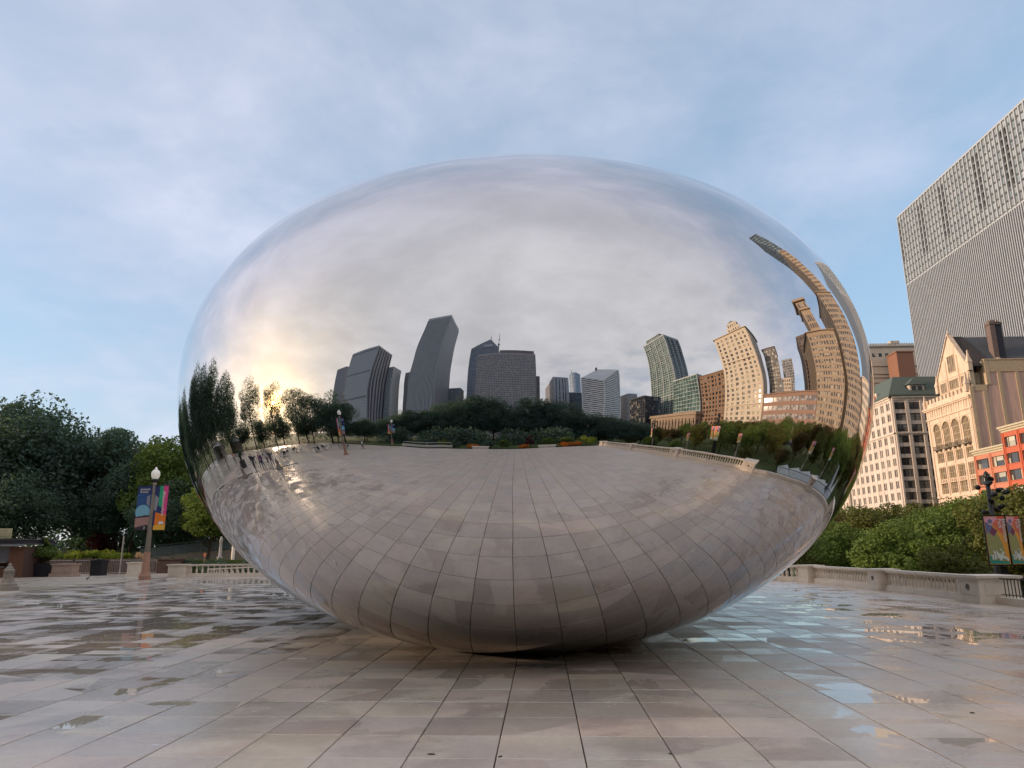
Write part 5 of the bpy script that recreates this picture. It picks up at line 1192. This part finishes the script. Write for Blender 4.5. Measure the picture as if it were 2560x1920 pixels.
# mirrored garden
GD = [(-9.6, -15.3, 1.6, 1.3, lm_dark, 'dark shrub at the left end of the mirrored garden'), (-6.6, -15.0, .75, 1.1, lm_orange, 'orange flower clump left of the first concrete bench'), (-4.4, -15.8, 1.6, 1.4, lm_dark, 'dark shrub behind the first concrete bench'), (-1.8, -16, 1.9, 1.2, lm_green, 'green shrub in the middle of the mirrored garden'),
      (.9, -15, .6, .9, lm_orange, 'small orange flower clump below the dark red shrub'), (2.0, -16.4, 2.4, 1.0, lm_red, 'dark red shrub standing out in the mirrored garden'), (5.0, -16.4, 1.8, 1.4, lm_green, 'green shrub behind the second concrete bench'), (7.2, -15.0, .75, 1.2, lm_orange, 'orange flower clump right of the second bench'), (9.0, -15.0, .8, 1.2, lm_orange, 'widest orange flower clump beside the lime shrub'), (11.2, -15.6, 1.9, 1.7, lm_lime, 'bright lime shrub at the right end of the garden'), (8.2, -17.4, 2.0, 1.6, lm_green, 'green shrub behind the orange flowers'),
      (-12.4, -17.6, 1.5, 1.4, lm_lime, 'yellow-green shrub above the mirrored low wall'), (-15.5, -17.8, 1.4, 1.5, lm_dark, 'dark hedge behind the mirrored low wall')]
for i, (x, y, h, w, m, lb) in enumerate(GD): shrub('garden_shrub' if m is not lm_orange else 'flower_clump', lb, 'shrub' if m is not lm_orange else 'flowers', x, y, -.04, h, w, m, 2400 if h > 1 else 1400, .13, 90+i)
for i, (x0, x1, lb) in enumerate(((-6.4, -4.0, 'left long concrete bench at the garden edge, mirrored'), (3.0, 5.6, 'right long concrete bench at the garden edge, mirrored'))):
    t = thing('concrete_bench', lb, 'bench', ((x0+x1)/2, -13.95, 0)); w = (x1-x0)/2
    b = MB(); b.box(-w, w, -.28, .28, .32, .46); b.build('seat', lime, t)
    b = MB(); b.box(-w+.1, w-.1, -.2, .2, -.04, .32); b.build('base', lime, t)
t = thing('garden_wall', 'low stone wall with a white handrail, mirrored left of the garden', 'wall', (-14.3, -14.7, 0))
b = MB(); b.box(-4.6, 4.6, -.2, .2, -.04, .42); b.box(-4.7, 4.7, -.25, .25, .42, .5); b.build('wall', lime, t)
b = MB(); b.tube([(-4.4, 0, .5), (-4.4, 0, .98), (4.4, 0, 1.02), (4.4, 0, .5)], .035, 6); b.tube([(0, 0, .5), (0, 0, 1.0)], .03, 6); b.build('handrail', mat('rail_white', (.72, .72, .70), .5), t)
# white tents at the far left rim, mirrored
tent = mat('tent_white', (.72, .72, .74), .8)
for i, (x, y) in enumerate(((-45.0, 27.5), (-52.5, 21.0))):
    t = thing('tent', ['white pointed tent nearest the left rim under the poplars', 'white pointed tent right of the first, under the poplars', 'distant white tent behind the trunks left of the sun', 'distant white tent under the low sun'][i], 'tent', (x, y, 0), .2*i, 'white event tents')
    b = MB(); b.v = [(-2, -2, 2.3), (2, -2, 2.3), (2, 2, 2.3), (-2, 2, 2.3), (-.7, -.7, 3.1), (.7, -.7, 3.1), (.7, .7, 3.1), (-.7, .7, 3.1), (0, 0, 4.2)]
    b.f = [(0, 1, 5, 4), (1, 2, 6, 5), (2, 3, 7, 6), (3, 0, 4, 7), (4, 5, 8), (5, 6, 8), (6, 7, 8), (7, 4, 8)]; b.m = [0]*8; b.build('canopy', tent, t)
    b = MB(); b.box(-2.02, -1.98, -2, 2, 0, 2.3); b.box(-2, 2, 1.98, 2.02, 0, 2.3); b.build('side_panel', tent, t)
    for sx in (-1.95, 1.95):
        for sy in (-1.95, 1.95): b = MB(); b.tube([(sx, sy, 0), (sx, sy, 2.3)], .05, 6); b.build('pole', steel, t)
# cafe tables beside the walkway, mirrored
ch = None
for i in range(7):
    t = thing('cafe_table', 'dark round cafe table with parasol pole, %s from the group of people, mirrored' % ORD[i], 'table', (-25.2-(i % 2)*2.0, 12.0-i*2.9, 0), 0, 'cafe tables along the walkway')
    b = MB(); b.lathe([(.5, .72), (.5, .75)], seg=14); b.build('tabletop', metal, t)
    b = MB(); b.tube([(0, 0, 0), (0, 0, .72)], .04, 6); b.lathe([(.25, 0), (.22, .03)], seg=10); b.build('stand', metal, t)
    for k in range(3):
        a = k*2.1+i; c_ = thing('cafe_chair', 'dark metal cafe chair, number %s round the %s mirrored table' % (['one', 'two', 'three'][k], ORD[i]), 'chair', (-25.2-(i % 2)*2.0+.85*math.cos(a), 12.0-i*2.9+.85*math.sin(a), 0), a+R(90), 'cafe chairs')
        b = MB(); b.box(-.2, .2, -.2, .2, .43, .46); b.build('seat', metal, c_)
        b = MB(); b.box(-.2, .2, -.22, -.19, .55, .85); b.tube([(-.19, -.2, .45), (-.19, -.21, .86)], .012, 4); b.tube([(.19, -.2, .45), (.19, -.21, .86)], .012, 4); b.build('backrest', metal, c_)
        for sx in (-.18, .18):
            for sy in (-.18, .18): b = MB(); b.tube([(sx, sy, .44), (sx*1.1, sy*1.1, 0)], .012, 4); b.build('leg', metal, c_)
b = MB(); b.box(-.5, .5, -.5, .5, -.04, .7); b.lathe([(.45, .7), (.5, .75)], seg=4, sq=True)
tag(b.build('planter_box', mat('planter_dark', (.05, .05, .05), .7), None, loc=(-24.0, 14.4, 0)), 'dark planter box with hedge behind the mirrored group', 'planter')
shrub('hedge_bush', 'clipped hedge growing in the dark planter box, mirrored', 'bush', -24.0, 14.4, .7, 1.3, .6, lm_dark, 1500, .1, 120)
# glass canopy and white umbrella fabric of the lower terrace near the right rim
t = thing('terrace_canopy', 'grey-white scalloped awning over the lower terrace, mirrored near the right rim', 'awning', (18.5, 17.5, -3.3))
b = MB()
for k in range(6):
    y0 = -6+k*2.0; b.v += []; i = len(b.v); b.v += [(-2.2, y0, 2.5), (-2.2, y0+1.96, 2.5), (2.2, y0+1.96, 2.5), (2.2, y0, 2.5), (0, y0+.98, 3.25)]
    for q in ((0, 1, 4), (1, 2, 4), (2, 3, 4), (3, 0, 4)): b.f.append(tuple(i+z for z in q)); b.m.append(0)
b.build('fabric', mat('awning_grey', (.42, .46, .46), .7), t)
for sy in (-5.9, -1.9, 2.1, 5.9):
    b = MB(); b.tube([(-2.1, sy, 0), (-2.1, sy, 2.5)], .05, 6); b.tube([(2.1, sy, 0), (2.1, sy, 2.5)], .05, 6); b.build('pole', steel, t)
b = MB(); i = 0
ng = 9
for a in range(ng):
    for c_ in range(ng):
        u, v = a/(ng-1), c_/(ng-1); b.v.append((-.6+1.2*u+.1*math.sin(9*v), -.9+1.8*v, .0+2.1*(1-abs(2*u-1))*(.6+.4*math.cos(5*v))+.12*math.sin(13*u+7*v)))
for a in range(ng-1):
    for c_ in range(ng-1): k = a*ng+c_; b.f.append((k, k+ng, k+ng+1, k+1)); b.m.append(0)
tag(b.build('draped_cover', mat('cover_white', (.66, .70, .74), .6), None, loc=(15.6, 20.6, -.3)), 'crumpled white cover draped over something beyond the railing at the right rim', 'cover')

# ------------------------------------------------------------------ parked cars on the avenue (glimpsed mirrored under the trees)
def car(label, x, y, colr, rz=R(90)):
    t = thing('parked_car', label, 'car', (x, y, ZG), rz, 'cars parked along the avenue')
    prof = [(-2.2, .35), (-2.25, .75), (-1.9, .95), (-1.35, 1.0), (-.75, 1.42), (.55, 1.45), (1.2, 1.02), (2.0, .88), (2.25, .6), (2.2, .35)]
    b = MB(); n = len(prof)
    for s_ in (-1, 1): b.v += [(x_, s_*(.85 if z < 1.1 else .66), z) for x_, z in prof]
    for k in range(n): b.f.append((k, (k+1) % n, n+(k+1) % n, n+k)); b.m.append(0)
    b.f += [tuple(range(n))[::-1], tuple(range(n, 2*n))]; b.m += [0, 0]
    b.build('body', mat('car_'+colr[0], colr[1], .3, var=.02, spec=.6), t)
    b = MB(); b.box(-1.0, .8, -.80, .80, 1.05, 1.32); b.build('side_window', gl_dark, t)
    for sx in (-1.35, 1.35):
        for sy in (-.8, .8):
            w = MB(); w.lathe([(.0, -.1), (.32, -.1), (.34, 0), (.32, .1), (0, .1)], seg=14, cap=False); o = w.build('wheel', mat('tyre', (.02, .02, .02), .8), t, True, loc=(sx, sy, .33)); o.rotation_euler = (R(90), 0, 0)
    b = MB(); b.box(2.15, 2.26, -.75, -.45, .6, .75); b.box(2.15, 2.26, .45, .75, .6, .75); b.build('headlight', mat('headlight', (.7, .7, .66), .2), t)
for i, (y, cc, nm) in enumerate(((-34, ('white', (.7, .7, .7)), 'white'), (-22, ('red', (.45, .03, .03)), 'red'), (-10, ('silver', (.4, .41, .43)), 'silver'), (4, ('black', (.02, .02, .02)), 'black'), (18, ('navy', (.03, .05, .12)), 'navy blue'))):
    car('%s car on the avenue, glimpsed mirrored between the street trees' % nm, 77.5, y, cc)

# ------------------------------------------------------------------ people (mirrored, small, on the left walkway)
def person(label, loc, rz, top, trousers, skin=(.42, .27, .20), hair=(.03, .02, .02), step=.18, arm=.1):
    J = [(0, 0, .95), (0, 0, 1.12), (0, 0, 1.32), (0, 0, 1.46), (0, -.02, 1.54), (0, -.03, 1.62), (0, -.02, 1.73)]
    Rr = [(.15, .11), (.13, .10), (.17, .11), (.09, .08), (.05, .05), (.085, .095), (.07, .08)]
    E_ = [(i, i+1) for i in range(6)]
    for s_ in (-1, 1):
        k = len(J); fw = step*s_
        J += [(s_*.10, 0, .88), (s_*.11, fw*.5-.02, .48), (s_*.11, fw, .08), (s_*.12, fw-.14, .04)]; Rr += [(.095, .095), (.062, .062), (.042, .042), (.035, .03)]
        E_ += [(0, k), (k, k+1), (k+1, k+2), (k+2, k+3)]
        k = len(J); J += [(s_*.19, 0, 1.40), (s_*.25, -arm*s_*.3, 1.12), (s_*.26, -arm-.08, .88), (s_*.26, -arm-.12, .79)]; Rr += [(.058, .058), (.042, .042), (.030, .030), (.034, .02)]
        E_ += [(3, k), (k, k+1), (k+1, k+2), (k+2, k+3)]
    me = bpy.data.meshes.new('body'); me.from_pydata(J, E_, []); o = bpy.data.objects.new('body', me); COL.objects.link(o)
    md = o.modifiers.new('s', 'SKIN'); sv = me.skin_vertices[0].data
    for q, rad in zip(sv, Rr): q.radius = rad
    sv[0].use_root = True
    o.modifiers.new('u', 'SUBSURF').levels = 2
    bpy.context.view_layer.update()
    m2 = bpy.data.meshes.new_from_object(o.evaluated_get(bpy.context.evaluated_depsgraph_get())); bpy.data.objects.remove(o)
    def pm_(n_, c_): return mat('cloth_%s_%d' % (n_, int(sum(c_)*1000)), c_, .85)
    m2.materials.clear()
    for q in (pm_('skin', skin), pm_('top', top), pm_('legs', trousers), pm_('shoe', (.04, .04, .04)), pm_('hair', hair)): m2.materials.append(q)
    for p in m2.polygons:
        z = p.center.z; xx = abs(p.center.x); p.use_smooth = True
        p.material_index = 3 if z < .09 else 2 if (z < .97 and xx < .2) else 4 if (z > 1.69 or (z > 1.60 and p.center.y > .01)) else 0 if (z > 1.49 or (xx > .2 and z < 1.15)) else 1
    t = thing('person', label, 'person', loc, rz); link('body', m2, t)
    return t
PP = [('person in a white top and dark shorts standing alone beyond the lamp, mirrored', (-21.9, -7.2, 0), 1.0, (.75, .72, .72), (.06, .05, .06)),
      ('person in dark clothes at the left of the mirrored group by the walkway', (-18.6, 11.6, 0), 2.0, (.05, .05, .08), (.03, .03, .05)), ('person in a pink top in the mirrored group by the walkway', (-19.2, 10.6, 0), .5, (.45, .20, .26), (.05, .06, .12)),
      ('person in a purple jacket in the middle of the mirrored group', (-17.9, 10.2, 0), 4.0, (.14, .08, .22), (.08, .10, .16)), ('person in a white shirt at the back of the mirrored group', (-20.2, 9.4, 0), 3.0, (.6, .6, .62), (.04, .04, .05)), ('person in blue jeans at the right of the mirrored group', (-18.8, 8.9, 0), 1.2, (.10, .10, .12), (.10, .14, .24)),
      ('distant person in an orange top on the walkway left of the group, mirrored', (-28, 17.0, 0), .4, (.5, .2, .08), (.05, .05, .06)), ('distant person in black on the walkway left of the group, mirrored', (-26, 18.6, 0), 2.4, (.03, .03, .03), (.04, .04, .05))]
for lb, loc, rz, a, b_ in PP: person(lb, loc, rz, a, b_)
for o in bpy.data.objects:
    if '_o' in o: del o['_o']
